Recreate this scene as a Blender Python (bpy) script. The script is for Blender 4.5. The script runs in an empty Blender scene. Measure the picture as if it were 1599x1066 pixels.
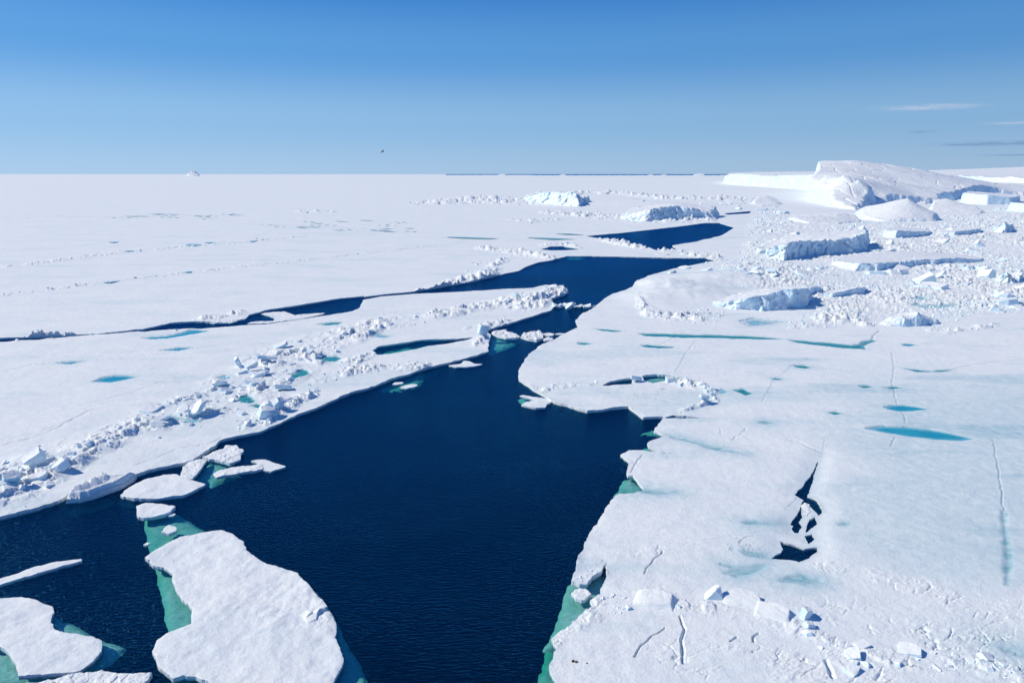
import bpy, bmesh, math
import numpy as np
from mathutils import Vector, Matrix, Euler

# ------------------------------------------------------------------ camera, world, sun, exposure
scn = bpy.context.scene
COL = scn.collection
H = 30.0                       # camera height above the water, metres
FPX = 1066.0                   # focal length in photo pixels (24 mm on 36 mm)
CU, CV = 799.5, 533.0
VH = 271.5                     # horizon row
PITCH = math.atan((CV - VH) / FPX)

cam_d = bpy.data.cameras.new('camera'); cam_d.lens = 24.0; cam_d.sensor_width = 36.0
cam_d.clip_start = 0.5; cam_d.clip_end = 300000.0
cam = bpy.data.objects.new('camera', cam_d); COL.objects.link(cam)
cam.location = (0, 0, H); cam.rotation_euler = (math.pi / 2 - PITCH, 0, 0)
scn.camera = cam

SUN_EL = math.radians(40.0)
SUN_AZ = math.radians(-87.0)   # clockwise from +Y (view direction): from the left
to_sun = Vector((math.cos(SUN_EL) * math.sin(SUN_AZ), math.cos(SUN_EL) * math.cos(SUN_AZ), math.sin(SUN_EL)))
w = bpy.data.worlds.new('World'); scn.world = w; w.use_nodes = True
nt = w.node_tree; nt.nodes.clear()
sky = nt.nodes.new('ShaderNodeTexSky'); sky.sky_type = 'NISHITA'; sky.sun_disc = False
sky.sun_elevation = SUN_EL; sky.sun_rotation = SUN_AZ % (2 * math.pi)
sky.altitude = 0.0; sky.air_density = 1.0; sky.dust_density = 0.0; sky.ozone_density = 3.0
bg = nt.nodes.new('ShaderNodeBackground'); bg.inputs['Strength'].default_value = 0.10
wo = nt.nodes.new('ShaderNodeOutputWorld'); tc = nt.nodes.new('ShaderNodeTexCoord'); sx = nt.nodes.new('ShaderNodeSeparateXYZ')
nt.links.new(tc.outputs['Generated'], sx.inputs[0])
rp = nt.nodes.new('ShaderNodeValToRGB'); rp.color_ramp.interpolation = 'EASE'     # clear polar air: pale at the horizon, deep blue overhead
SKY = [(0.0, (.35, .54, .775)), (.07, (.25, .475, .76)), (.158, (.10, .325, .70)), (.25, (.034, .20, .60)), (.6, (.015, .11, .40)), (1.0, (.012, .08, .31))]
while len(rp.color_ramp.elements) < len(SKY): rp.color_ramp.elements.new(0.5)
for e, (p_, c_) in zip(rp.color_ramp.elements, SKY): e.position = p_; e.color = (*c_, 1)
nt.links.new(sx.outputs[2], rp.inputs[0])
az = nt.nodes.new('ShaderNodeMapRange'); nt.links.new(sx.outputs[0], az.inputs[0]); az.inputs[1].default_value = -.7; az.inputs[2].default_value = .7; az.inputs[3].default_value = 11.2; az.inputs[4].default_value = 8.8
vm = nt.nodes.new('ShaderNodeVectorMath'); vm.operation = 'SCALE'; nt.links.new(rp.outputs[0], vm.inputs[0]); nt.links.new(az.outputs[0], vm.inputs['Scale'])
mxw = nt.nodes.new('ShaderNodeMix'); mxw.data_type = 'RGBA'; mxw.inputs[0].default_value = 0.95
nt.links.new(sky.outputs[0], mxw.inputs[6]); nt.links.new(vm.outputs[0], mxw.inputs[7]); nt.links.new(mxw.outputs[2], bg.inputs[0]); nt.links.new(bg.outputs[0], wo.inputs[0])

sun_d = bpy.data.lights.new('sun', 'SUN'); sun_d.energy = 3.95; sun_d.angle = math.radians(0.53); sun_d.color = (1.0, 0.93, 0.76)
sun = bpy.data.objects.new('sun', sun_d); COL.objects.link(sun)
sun.rotation_euler = to_sun.to_track_quat('Z', 'Y').to_euler(); sun.location = to_sun * 200

scn.view_settings.view_transform = 'Standard'; scn.view_settings.look = 'None'
scn.view_settings.exposure = 0.0; scn.view_settings.gamma = 1.0
scn.render.engine = 'CYCLES'
scn.cycles.max_bounces = 6; scn.cycles.diffuse_bounces = 3; scn.cycles.glossy_bounces = 3
scn.cycles.transparent_max_bounces = 8; scn.cycles.volume_bounces = 0

# ------------------------------------------------------------------ projection helpers (photo pixel <-> place)
SP, CP = math.sin(PITCH), math.cos(PITCH)

def unproj(u, v, z=0.0):
    cx = (np.asarray(u, float) - CU) / FPX; cy = (CV - np.asarray(v, float)) / FPX
    dy = CP + cy * SP; dz = -SP + cy * CP
    t = (z - H) / dz
    return cx * t, dy * t

def at_dist(u, v, y):
    """point seen at pixel (u, v) whose forward distance is y"""
    cx = (u - CU) / FPX; cy = (CV - v) / FPX
    s = y / (CP + cy * SP)
    return cx * s, y, H + (-SP + cy * CP) * s

def px_m(v):                   # metres per photo pixel on the ground at row v
    _, y = unproj(CU, v)
    return (y * CP + H * SP) / FPX

def W(pts, z=0.0):
    a = np.array(pts, float); x, y = unproj(a[:, 0], a[:, 1], z)
    return np.stack([x, y], 1)

# ------------------------------------------------------------------ noise
def _h(ix, iy, iz, seed):
    n = (ix.astype(np.int64) * 374761393 + iy.astype(np.int64) * 668265263 + iz * 2147483647 + seed * 974634777) & 0xffffffff
    n = ((n ^ (n >> 13)) * 1274126177) & 0xffffffff
    n = ((n ^ (n >> 15)) * 2246822519) & 0xffffffff
    return ((n ^ (n >> 16)) & 0xffffff).astype(np.float32) / np.float32(0xffffff)

def vnoise(x, y, seed=0):
    ix = np.floor(x); iy = np.floor(y)
    fx = (x - ix).astype(np.float32); fy = (y - iy).astype(np.float32)
    ix = ix.astype(np.int64); iy = iy.astype(np.int64)
    fx = fx * fx * fx * (fx * (fx * 6 - 15) + 10); fy = fy * fy * fy * (fy * (fy * 6 - 15) + 10)
    a = _h(ix, iy, 0, seed); b = _h(ix + 1, iy, 0, seed); c = _h(ix, iy + 1, 0, seed); d = _h(ix + 1, iy + 1, 0, seed)
    return (a + (b - a) * fx + (c - a) * fy + (a - b - c + d) * fx * fy) * 2 - 1

def fbm(x, y, seed=0, octv=3, gain=0.5):
    s = 0; a = 1; t = 0
    for o in range(octv):
        c, sn = math.cos(o * 1.1 + seed), math.sin(o * 1.1 + seed)
        s = s + a * vnoise((x * c - y * sn) * 2 ** o + 17.3 * o, (x * sn + y * c) * 2 ** o - 9.1 * o, seed + o); t += a; a *= gain
    return s / t

def vnoise3(x, y, z, seed=0):
    ix = np.floor(x); iy = np.floor(y); iz = np.floor(z)
    fx, fy, fz = x - ix, y - iy, z - iz
    ix = ix.astype(np.int64); iy = iy.astype(np.int64); iz = iz.astype(np.int64)
    f = lambda t: t * t * (3 - 2 * t)
    fx, fy, fz = f(fx), f(fy), f(fz); r = 0
    for dx in (0, 1):
        for dy in (0, 1):
            for dz in (0, 1):
                wgt = (fx if dx else 1 - fx) * (fy if dy else 1 - fy) * (fz if dz else 1 - fz)
                r = r + wgt * _h(ix + dx, iy + dy, iz + dz, seed)
    return r * 2 - 1

def fbm3(x, y, z, seed=0, octv=3, gain=0.5):
    s = 0; a = 1; t = 0
    for o in range(octv):
        k = 2.03 ** o
        s = s + a * vnoise3(x * k + 5 * o, y * k - 3 * o, z * k + 7 * o, seed + o); t += a; a *= gain
    return s / t

def plates(x, y, seed=0, tilt=0.9):
    """broken slabs: every cell has its own height and tilt; returns the height and a cell-edge measure"""
    ix = np.floor(x).astype(np.int64); iy = np.floor(y).astype(np.int64)
    best = np.full(x.shape, 9.0, np.float32); b2 = best.copy(); hh = np.zeros(x.shape, np.float32)
    for dx in (-1, 0, 1):
        for dy in (-1, 0, 1):
            jx, jy = ix + dx, iy + dy
            px = jx + _h(jx, jy, 1, seed); py = jy + _h(jx, jy, 2, seed)
            ex, ey = x - px, y - py
            d = (ex * ex + ey * ey).astype(np.float32)
            h = _h(jx, jy, 3, seed) ** 1.5 * 1.6 - 0.4 + tilt * ((_h(jx, jy, 4, seed) - .5) * ex + (_h(jx, jy, 5, seed) - .5) * ey)
            m = d < best
            b2 = np.where(m, best, np.minimum(b2, d))
            hh = np.where(m, h, hh); best = np.where(m, d, best)
    return hh, np.sqrt(b2) - np.sqrt(best)

def sstep(a, b, x):
    t = np.clip((x - a) / (b - a), 0, 1); return t * t * (3 - 2 * t)

def sdf(X, Y, P, margin=None):
    """signed distance to polygon P, positive inside"""
    P = np.asarray(P, float)
    if margin is not None:
        lo = P.min(0) - margin; hi = P.max(0) + margin
        m = (X > lo[0]) & (X < hi[0]) & (Y > lo[1]) & (Y < hi[1])
        out = np.full(X.shape, -float(margin), np.float32)
        if m.any(): out[m] = np.maximum(sdf(X[m], Y[m], P), -margin)
        return out
    X = X.astype(np.float32); Y = Y.astype(np.float32)
    d2 = np.full(X.shape, 1e12, np.float32); ins = np.zeros(X.shape, bool)
    n = len(P)
    for i in range(n):
        ax, ay = P[i].astype(np.float32); bx, by = P[(i + 1) % n].astype(np.float32)
        ex, ey = bx - ax, by - ay; L = max(float(ex * ex + ey * ey), 1e-9)
        wx = X - ax; wy = Y - ay
        t = np.clip((wx * ex + wy * ey) / L, 0, 1)
        dx = wx - ex * t; dy = wy - ey * t
        np.minimum(d2, dx * dx + dy * dy, out=d2)
        if ay != by:
            c = ((ay > Y) != (by > Y)) & (X < (bx - ax) * (Y - ay) / (by - ay) + ax)
            ins ^= c
    d = np.sqrt(d2)
    return np.where(ins, d, -d)

def linedist(X, Y, P, margin):
    P = np.asarray(P, float)
    lo = P.min(0) - margin; hi = P.max(0) + margin
    m = (X > lo[0]) & (X < hi[0]) & (Y > lo[1]) & (Y < hi[1])
    out = np.full(X.shape, float(margin), np.float32)
    if not m.any(): return out
    x, y = X[m], Y[m]; d2 = np.full(x.shape, 1e9)
    for i in range(len(P) - 1):
        a, b = P[i], P[i + 1]; e = b - a; L = max(e @ e, 1e-9)
        t = np.clip(((x - a[0]) * e[0] + (y - a[1]) * e[1]) / L, 0, 1)
        d2 = np.minimum(d2, (x - a[0] - e[0] * t) ** 2 + (y - a[1] - e[1] * t) ** 2)
    out[m] = np.minimum(np.sqrt(d2), margin); return out

# ------------------------------------------------------------------ mesh helpers
def mesh_np(name, verts, faces, k, mat, smooth=True, attrs=None):
    """verts (n,3), faces (m,k) as one mesh"""
    me = bpy.data.meshes.new(name)
    n, m = len(verts), len(faces)
    me.vertices.add(n); me.vertices.foreach_set('co', np.ascontiguousarray(verts, np.float32).ravel())
    me.loops.add(m * k); me.loops.foreach_set('vertex_index', np.ascontiguousarray(faces, np.int32).ravel())
    me.polygons.add(m); me.polygons.foreach_set('loop_start', np.arange(0, m * k, k, dtype=np.int32))
    me.polygons.foreach_set('use_smooth', np.full(m, smooth, bool))
    me.update(calc_edges=True)
    if attrs:
        for an, av in attrs.items():
            a = me.attributes.new(an, 'FLOAT', 'POINT'); a.data.foreach_set('value', np.ascontiguousarray(av, np.float32).ravel())
    if mat: me.materials.append(mat)
    return me

def link(name, me, parent=None, loc=None):
    o = bpy.data.objects.new(name, me); COL.objects.link(o)
    if parent: o.parent = parent
    if loc is not None: o.location = loc
    return o

def tag(o, label=None, cat=None, group=None, kind=None):
    if label: o['label'] = label
    if cat: o['category'] = cat
    if group: o['group'] = group
    if kind: o['kind'] = kind
    return o

def thing(name, loc, label, cat, group=None):
    o = bpy.data.objects.new(name, None); COL.objects.link(o); o.location = loc; o.empty_display_size = 0.3
    return tag(o, label, cat, group)

def grid_mesh(name, X, Y, Z, mat, keep=None, attrs=None, smooth=True, origin=None):
    """heightfield on a lattice; rows go away from the camera as the first index falls"""
    R, C = X.shape
    idx = np.arange(R * C, dtype=np.int32).reshape(R, C)
    q = np.stack([idx[1:, :-1], idx[1:, 1:], idx[:-1, 1:], idx[:-1, :-1]], -1).reshape(-1, 4)
    V = np.stack([X, Y, Z], -1).reshape(-1, 3)
    if keep is not None:
        kf = keep.ravel(); q = q[kf[q].any(1)]
    used = np.zeros(R * C, bool); used[q.ravel()] = True
    remap = np.cumsum(used) - 1
    q = remap[q]; V = V[used]
    if attrs: attrs = {k: v.ravel()[used] for k, v in attrs.items()}
    if origin is not None: V = V - np.array(origin)
    return mesh_np(name, V, q, 4, mat, smooth, attrs)

def mesh_mixed(name, V, T, Q, mat, attrs=None, smooth=True):
    me = bpy.data.meshes.new(name); nt_, nq = len(T), len(Q)
    me.vertices.add(len(V)); me.vertices.foreach_set('co', np.ascontiguousarray(V, np.float32).ravel())
    me.loops.add(nt_ * 3 + nq * 4); me.loops.foreach_set('vertex_index', np.concatenate([np.asarray(T, np.int32).ravel(), np.asarray(Q, np.int32).ravel()]).astype(np.int32))
    me.polygons.add(nt_ + nq); me.polygons.foreach_set('loop_start', np.concatenate([np.arange(nt_) * 3, nt_ * 3 + np.arange(nq) * 4]).astype(np.int32))
    me.polygons.foreach_set('use_smooth', np.full(nt_ + nq, smooth, bool)); me.update(calc_edges=True)
    for an, av in (attrs or {}).items():
        a = me.attributes.new(an, 'FLOAT', 'POINT'); a.data.foreach_set('value', np.ascontiguousarray(av, np.float32).ravel())
    if mat: me.materials.append(mat)
    return me

def clip_mesh(name, X, Y, Z, D, mat, attrs=None, wall=None, origin=(0, 0, 0), under=0.0):
    """surface over a lattice cut exactly along D = 0 (kept where D > 0); wall = height its edge drops to"""
    R, C = X.shape; N = R * C; idx = np.arange(N, dtype=np.int64).reshape(R, C)
    q = np.stack([idx[1:, :-1], idx[1:, 1:], idx[:-1, 1:], idx[:-1, :-1]], -1).reshape(-1, 4)
    d = D.ravel().astype(np.float64); d = np.where(np.abs(d) < 1e-6, 1e-6, d); ins = d > 0
    cnt = ins[q].sum(1); Q = q[cnt == 4]; b = q[(cnt > 0) & (cnt < 4)]
    tri = np.vstack([b[:, [0, 1, 2]], b[:, [0, 2, 3]]]) if len(b) else np.zeros((0, 3), np.int64)
    k = ins[tri].sum(1) if len(tri) else np.zeros(0, int); T = [tri[k == 3]]
    t1 = tri[k == 1]; r1 = np.argmax(ins[t1], 1) if len(t1) else np.zeros(0, int)
    t2 = tri[k == 2]; r2 = np.argmin(ins[t2], 1) if len(t2) else np.zeros(0, int)
    roll = lambda t, r: np.stack([t[np.arange(len(t)), (r + j) % 3] for j in range(3)], 1) if len(t) else np.zeros((0, 3), np.int64)
    t1 = roll(t1, r1); t2 = roll(t2, (r2 + 1) % 3)        # t1 = (in, out, out); t2 = (in, in, out)
    E = np.vstack([t1[:, [0, 1]], t1[:, [0, 2]], t2[:, [1, 2]], t2[:, [0, 2]]]); Es = np.sort(E, 1)
    key, inv = np.unique(Es[:, 0] * N + Es[:, 1], return_inverse=True); inv = inv.ravel()
    ea, eb = key // N, key % N; w_ = (d[ea] / (d[ea] - d[eb]))
    P = np.stack([X, Y, Z], -1).reshape(-1, 3).astype(np.float64)
    zi = np.where(ins[ea], P[ea, 2], P[eb, 2])             # the edge keeps the height of the surface side
    NP = P[ea] + (P[eb] - P[ea]) * w_[:, None]; NP[:, 2] = zi
    n1, n2 = len(t1), len(t2); i = inv + N
    a1, a2, b1, b2 = i[:n1], i[n1:2 * n1], i[2 * n1:2 * n1 + n2], i[2 * n1 + n2:]
    T += [np.stack([t1[:, 0], a1, a2], 1), np.stack([t2[:, 0], t2[:, 1], b1], 1), np.stack([t2[:, 0], b1, b2], 1)]
    T = np.vstack(T); V = np.vstack([P, NP]); AT = {}
    for an, av in (attrs or {}).items():
        f = av.ravel(); AT[an] = np.concatenate([f, np.where(ins[ea], f[ea], f[eb])])
    if wall is not None and len(key):
        seg = np.vstack([np.stack([a1, a2], 1), np.stack([b1, b2], 1)])
        n0 = len(V); m = len(key); tops = NP.copy(); bot = NP.copy(); bot[:, 2] = np.minimum(wall, NP[:, 2] - .02)
        V = np.vstack([V, tops, bot]); s0 = seg - N
        Q = np.vstack([Q, np.stack([s0[:, 1] + n0, s0[:, 0] + n0, s0[:, 0] + n0 + m, s0[:, 1] + n0 + m], 1)])
        for an in AT: AT[an] = np.concatenate([AT[an], AT[an][N:N + m] * 0, AT[an][N:N + m] * 0])
    used = np.zeros(len(V), bool); used[T.ravel()] = True; used[Q.ravel()] = True; rm = np.cumsum(used) - 1
    return mesh_mixed(name, V[used] - np.array(origin), rm[T], rm[Q], mat, {k_: v_[used] for k_, v_ in AT.items()})

# ------------------------------------------------------------------ materials
class NT:
    def __init__(s, name):
        s.m = bpy.data.materials.new(name); s.m.use_nodes = True; s.t = s.m.node_tree; s.t.nodes.clear()
        s.out = s.n('ShaderNodeOutputMaterial')
    def n(s, typ, **kw):
        nd = s.t.nodes.new(typ)
        for k, v in kw.items():
            if k[0] == '_': setattr(nd, k[1:], v)
            else: nd.inputs[k.replace('__', ' ')].default_value = v
        return nd
    def l(s, a, b): s.t.links.new(a, b)
    def noise(s, vec, scale, detail=4, rough=0.55, dist=0.0):
        nd = s.n('ShaderNodeTexNoise', Scale=scale, Detail=detail, Roughness=rough, Distortion=dist)
        s.l(vec, nd.inputs['Vector']); return nd.outputs['Fac']
    def ramp(s, fac, a, b, lo=0.0, hi=1.0):
        nd = s.n('ShaderNodeMapRange', _interpolation_type='SMOOTHSTEP')
        s.l(fac, nd.inputs[0]); nd.inputs[1].default_value = a; nd.inputs[2].default_value = b
        nd.inputs[3].default_value = lo; nd.inputs[4].default_value = hi; return nd.outputs[0]
    def mixc(s, fac, a, b):
        nd = s.n('ShaderNodeMix', _data_type='RGBA')
        if isinstance(fac, float): nd.inputs[0].default_value = fac
        else: s.l(fac, nd.inputs[0])
        for i, c in ((6, a), (7, b)):
            if isinstance(c, tuple): nd.inputs[i].default_value = (*c, 1)
            else: s.l(c, nd.inputs[i])
        return nd.outputs[2]
    def bump(s, h, strength, dist, prev=None):
        nd = s.n('ShaderNodeBump', Strength=strength, Distance=dist); s.l(h, nd.inputs['Height'])
        if prev is not None: s.l(prev, nd.inputs['Normal'])
        return nd.outputs[0]
    def pos(s): return s.n('ShaderNodeNewGeometry').outputs['Position']
    def objc(s): return s.n('ShaderNodeTexCoord').outputs['Object']
    def mapping(s, vec, scale=(1, 1, 1), rot=(0, 0, 0)):
        nd = s.n('ShaderNodeMapping'); nd.inputs['Scale'].default_value = scale; nd.inputs['Rotation'].default_value = rot
        s.l(vec, nd.inputs['Vector']); return nd.outputs[0]

def snow_mat(name, attr=True, base=(0.84, 0.86, 0.865), fine=1.0, foot=False):
    m = NT(name); p = m.objc()
    big = m.noise(p, 0.12, 5); mid = m.noise(p, 1.1, 4); fin = m.noise(p, 6.5, 5, 0.65); tiny = m.noise(p, 24.0, 3, 0.6)
    c = m.mixc(m.ramp(big, 0.42, 0.68), base, (base[0] * .94, base[1] * .965, base[2] * .985))
    c = m.mixc(m.ramp(mid, 0.5, 0.75, 0, 0.35), c, (base[0] * .90, base[1] * .94, base[2] * .98))
    if attr:
        at = m.n('ShaderNodeAttribute', _attribute_name='wet').outputs['Fac']
        wn = m.n('ShaderNodeMath', _operation='MULTIPLY'); m.l(at, wn.inputs[0]); m.l(m.ramp(mid, 0.25, 0.65, 0.55, 1.0), wn.inputs[1])
        c = m.mixc(wn.outputs[0], c, (0.36, 0.56, 0.64))
        tl = m.n('ShaderNodeAttribute', _attribute_name='teal').outputs['Fac']
        c = m.mixc(tl, c, (0.08, 0.36, 0.42))
        dk = m.n('ShaderNodeAttribute', _attribute_name='line').outputs['Fac']
        c = m.mixc(dk, c, (0.16, 0.33, 0.48))
    sas = m.noise(m.mapping(p, (.55, 2.6, 1), (0, 0, math.radians(8))), 0.9, 5, 0.6, .5)
    c = m.mixc(m.ramp(sas, .50, .72, 0, .55), c, (base[0] * .86, base[1] * .92, base[2] * .985))
    b = m.bump(mid, 0.25 * fine, 0.25); b = m.bump(sas, .5 * fine, .12, b); b = m.bump(fin, 0.55 * fine, 0.07, b); b = m.bump(tiny, 0.5 * fine, 0.02, b)
    s = m.n('ShaderNodeBsdfPrincipled', Roughness=0.75); s.inputs['Specular IOR Level'].default_value = 0.25
    m.l(c, s.inputs['Base Color']); m.l(b, s.inputs['Normal']); m.l(s.outputs[0], m.out.inputs[0])
    return m.m

def ice_mat(name, ice=(0.60, 0.80, 0.93), snow=(0.84, 0.86, 0.875), scale=1.0, bstr=0.6, lo=0.45, hi=0.8):
    """bare blue ice on the steep faces, snow lying on the flatter ones"""
    m = NT(name); p = m.pos()
    g = m.n('ShaderNodeNewGeometry'); sx = m.n('ShaderNodeSeparateXYZ'); m.l(g.outputs['True Normal'], sx.inputs[0])
    n1 = m.noise(p, 0.35 * scale, 6, 0.6); n2 = m.noise(p, 1.7 * scale, 5, 0.65); n3 = m.noise(m.mapping(p, (1, 1, .25)), 0.9 * scale, 4)
    ad = m.n('ShaderNodeMath', _operation='MULTIPLY_ADD'); m.l(n2, ad.inputs[0]); ad.inputs[1].default_value = 0.45; m.l(sx.outputs[2], ad.inputs[2])
    f = m.ramp(ad.outputs[0], lo + .22, hi + .22)
    ic = m.mixc(m.ramp(n1, 0.35, 0.7), ice, (min(1, ice[0] * 1.28), min(1, ice[1] * 1.09), ice[2] * 1.0))
    c = m.mixc(f, ic, snow)
    b = m.bump(n1, bstr, 1.0 / scale); b = m.bump(n3, bstr * .8, .5 / scale, b); b = m.bump(n2, bstr, .22 / scale, b)
    s = m.n('ShaderNodeBsdfPrincipled', Roughness=0.55); s.inputs['Specular IOR Level'].default_value = 0.3
    m.l(c, s.inputs['Base Color']); m.l(b, s.inputs['Normal']); m.l(s.outputs[0], m.out.inputs[0])
    return m.m

def sea_mat():
    m = NT('sea_water'); p = m.pos()
    a = m.mapping(p, (0.55, 1.6, 1), (0, 0, math.radians(-16)))
    n1 = m.noise(a, 3.0, 3, 0.5, 0.4); n2 = m.noise(m.mapping(p, (0.5, 1.2, 1), (0, 0, math.radians(12))), 5.5, 3, 0.55, 0.3); n3 = m.noise(p, 0.06, 3)
    wp = m.noise(m.mapping(p, (0.5, 1, 1), (0, 0, .4)), 0.035, 3, 0.5, 1.0); q1 = m.n('ShaderNodeMath', _operation='MULTIPLY'); m.l(n1, q1.inputs[0]); m.l(m.ramp(wp, .35, .62, .70, 1.35), q1.inputs[1]); n1 = q1.outputs[0]
    b = m.bump(n1, 0.9, 0.14); b = m.bump(n2, 0.8, 0.06, b)
    g = m.n('ShaderNodeNewGeometry'); dt = m.n('ShaderNodeVectorMath', _operation='DOT_PRODUCT'); m.l(g.outputs['Incoming'], dt.inputs[0]); m.l(b, dt.inputs[1])
    ab = m.n('ShaderNodeMath', _operation='ABSOLUTE'); m.l(dt.outputs['Value'], ab.inputs[0])
    om = m.n('ShaderNodeMath', _operation='SUBTRACT'); om.inputs[0].default_value = 1.0; m.l(ab.outputs[0], om.inputs[1])
    pw = m.n('ShaderNodeMath', _operation='POWER'); m.l(om.outputs[0], pw.inputs[0]); pw.inputs[1].default_value = 5.0
    ma = m.n('ShaderNodeMath', _operation='MULTIPLY_ADD', _use_clamp=True); m.l(pw.outputs[0], ma.inputs[0]); ma.inputs[1].default_value = 0.75; ma.inputs[2].default_value = 0.02
    fr = m.n('ShaderNodeMath', _operation='MINIMUM'); m.l(ma.outputs[0], fr.inputs[0]); fr.inputs[1].default_value = 0.42   # a ruffled surface never mirrors fully
    d0 = m.n('ShaderNodeVectorMath', _operation='DOT_PRODUCT'); m.l(g.outputs['Incoming'], d0.inputs[0]); m.l(g.outputs['True Normal'], d0.inputs[1])
    a0 = m.n('ShaderNodeMath', _operation='ABSOLUTE'); m.l(d0.outputs['Value'], a0.inputs[0])
    f0 = fr; fr = m.n('ShaderNodeMath', _operation='MAXIMUM'); m.l(f0.outputs[0], fr.inputs[0]); m.l(m.ramp(a0.outputs[0], 0.0, 0.012, 0.85, 0.0), fr.inputs[1])
    gl = m.n('ShaderNodeBsdfGlossy', Roughness=0.22); m.l(b, gl.inputs['Normal']); m.l(m.mixc(m.ramp(a0.outputs[0], 0.0, 0.012, 1.0, 0.0), (0.10, 0.52, 0.98), (0.75, 0.88, 1.0)), gl.inputs['Color'])  # reflection tint: high blue sky put into the colour, paled for the far strip
    tr = m.n('ShaderNodeBsdfTransparent'); tr.inputs[0].default_value = (0.97, 0.99, 1, 1)
    df = m.n('ShaderNodeBsdfDiffuse'); m.l(b, df.inputs['Normal'])
    m.l(m.mixc(m.ramp(n3, .35, .65), (0.0010, 0.040, 0.135), (0.0014, 0.048, 0.155)), df.inputs[0])
    m1 = m.n('ShaderNodeMixShader'); m1.inputs[0].default_value = 0.22; m.l(tr.outputs[0], m1.inputs[1]); m.l(df.outputs[0], m1.inputs[2])
    m2 = m.n('ShaderNodeMixShader'); m.l(fr.outputs[0], m2.inputs[0]); m.l(m1.outputs[0], m2.inputs[1]); m.l(gl.outputs[0], m2.inputs[2])
    m.l(m2.outputs[0], m.out.inputs[0])
    va = m.n('ShaderNodeVolumeAbsorption', Density=0.62); va.inputs['Color'].default_value = (0.06, 0.78, 0.68, 1)
    m.l(va.outputs[0], m.out.inputs[1])
    return m.m

def pond_mat(name, c1, c2):
    m = NT(name); p = m.pos()
    n = m.noise(m.mapping(p, (0.35, 1, 1)), 0.9, 5, 0.6)
    c = m.mixc(m.ramp(n, .35, .7), c1, c2)
    at = m.n('ShaderNodeAttribute', _attribute_name='deep').outputs['Fac']
    sm = m.n('ShaderNodeMath', _operation='MULTIPLY_ADD'); m.l(n, sm.inputs[0]); sm.inputs[1].default_value = .7; m.l(at, sm.inputs[2])
    c = m.mixc(m.ramp(sm.outputs[0], .30, .95), (min(1, c2[0] * 3 + .12), c2[1] * 1.25 + .06, c2[2] * 1.2 + .06), c)
    b = m.bump(m.noise(p, 5.0, 3), 0.15, 0.02)
    s = m.n('ShaderNodeBsdfPrincipled', Roughness=0.08, IOR=1.33); m.l(c, s.inputs['Base Color']); m.l(b, s.inputs['Normal'])
    m.l(s.outputs[0], m.out.inputs[0]); return m.m

def plain_mat(name, c1, c2, scale=8.0, rough=0.7):
    m = NT(name); p = m.objc(); n = m.noise(p, scale, 4)
    s = m.n('ShaderNodeBsdfPrincipled', Roughness=rough); m.l(m.mixc(m.ramp(n, .4, .6), c1, c2), s.inputs['Base Color'])
    m.l(m.bump(n, .4, .02), s.inputs['Normal']); m.l(s.outputs[0], m.out.inputs[0]); return m.m

def cloud_mat(name, col, dens, sc):
    m = NT(name); p = m.objc()
    n = m.noise(m.mapping(p, sc), 3.0, 7, 0.62, 0.6)
    ln = m.n('ShaderNodeVectorMath', _operation='LENGTH'); m.l(m.mapping(p, (1, 1, 0)), ln.inputs[0])
    r = m.ramp(ln.outputs['Value'], 0.0, 0.95, 1.0, 0.0)
    k = m.n('ShaderNodeMath', _operation='MULTIPLY'); m.l(m.ramp(n, .36, .74, 0, dens), k.inputs[0]); m.l(r, k.inputs[1])
    d1 = m.n('ShaderNodeBsdfDiffuse'); d1.inputs[0].default_value = (*col, 1)
    d2 = m.n('ShaderNodeBsdfTranslucent'); d2.inputs[0].default_value = (*col, 1)
    t = m.n('ShaderNodeBsdfTransparent')
    mm = m.n('ShaderNodeMixShader'); mm.inputs[0].default_value = .5; m.l(d1.outputs[0], mm.inputs[1]); m.l(d2.outputs[0], mm.inputs[2])
    mx = m.n('ShaderNodeMixShader'); m.l(k.outputs[0], mx.inputs[0]); m.l(t.outputs[0], mx.inputs[1]); m.l(mm.outputs[0], mx.inputs[2])
    m.l(mx.outputs[0], m.out.inputs[0]); return m.m

M_SNOW = snow_mat('snow_on_sea_ice')
M_FLOE = snow_mat('snow_on_floe', attr=False, fine=0.9)
M_FOOT = plain_mat('submerged_ice', (0.66, 0.82, 0.76), (0.86, 0.92, 0.90), 1.1)
M_BERG = ice_mat('iceberg_ice')
M_BERGFAR = ice_mat('iceberg_ice_far', scale=0.25)
M_BLOCK = ice_mat('ice_block_ice', ice=(0.60, 0.80, 0.92), scale=4.0, bstr=0.35, lo=0.3, hi=0.7)
M_BLUE = ice_mat('blue_ice', ice=(0.40, 0.72, 0.90), scale=3.0, bstr=0.4)
M_SEA = sea_mat()
M_POND = pond_mat('melt_water', (0.02, 0.31, 0.44), (0.035, 0.38, 0.50))
M_PONDG = pond_mat('green_melt_water', (0.02, 0.24, 0.26), (0.05, 0.34, 0.34))
M_PONDP = pond_mat('pale_melt_water', (0.20, 0.50, 0.60), (0.34, 0.60, 0.68))
M_BED = plain_mat('deep_water_floor', (0.002, 0.008, 0.02), (0.003, 0.010, 0.024), 0.05)

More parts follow.
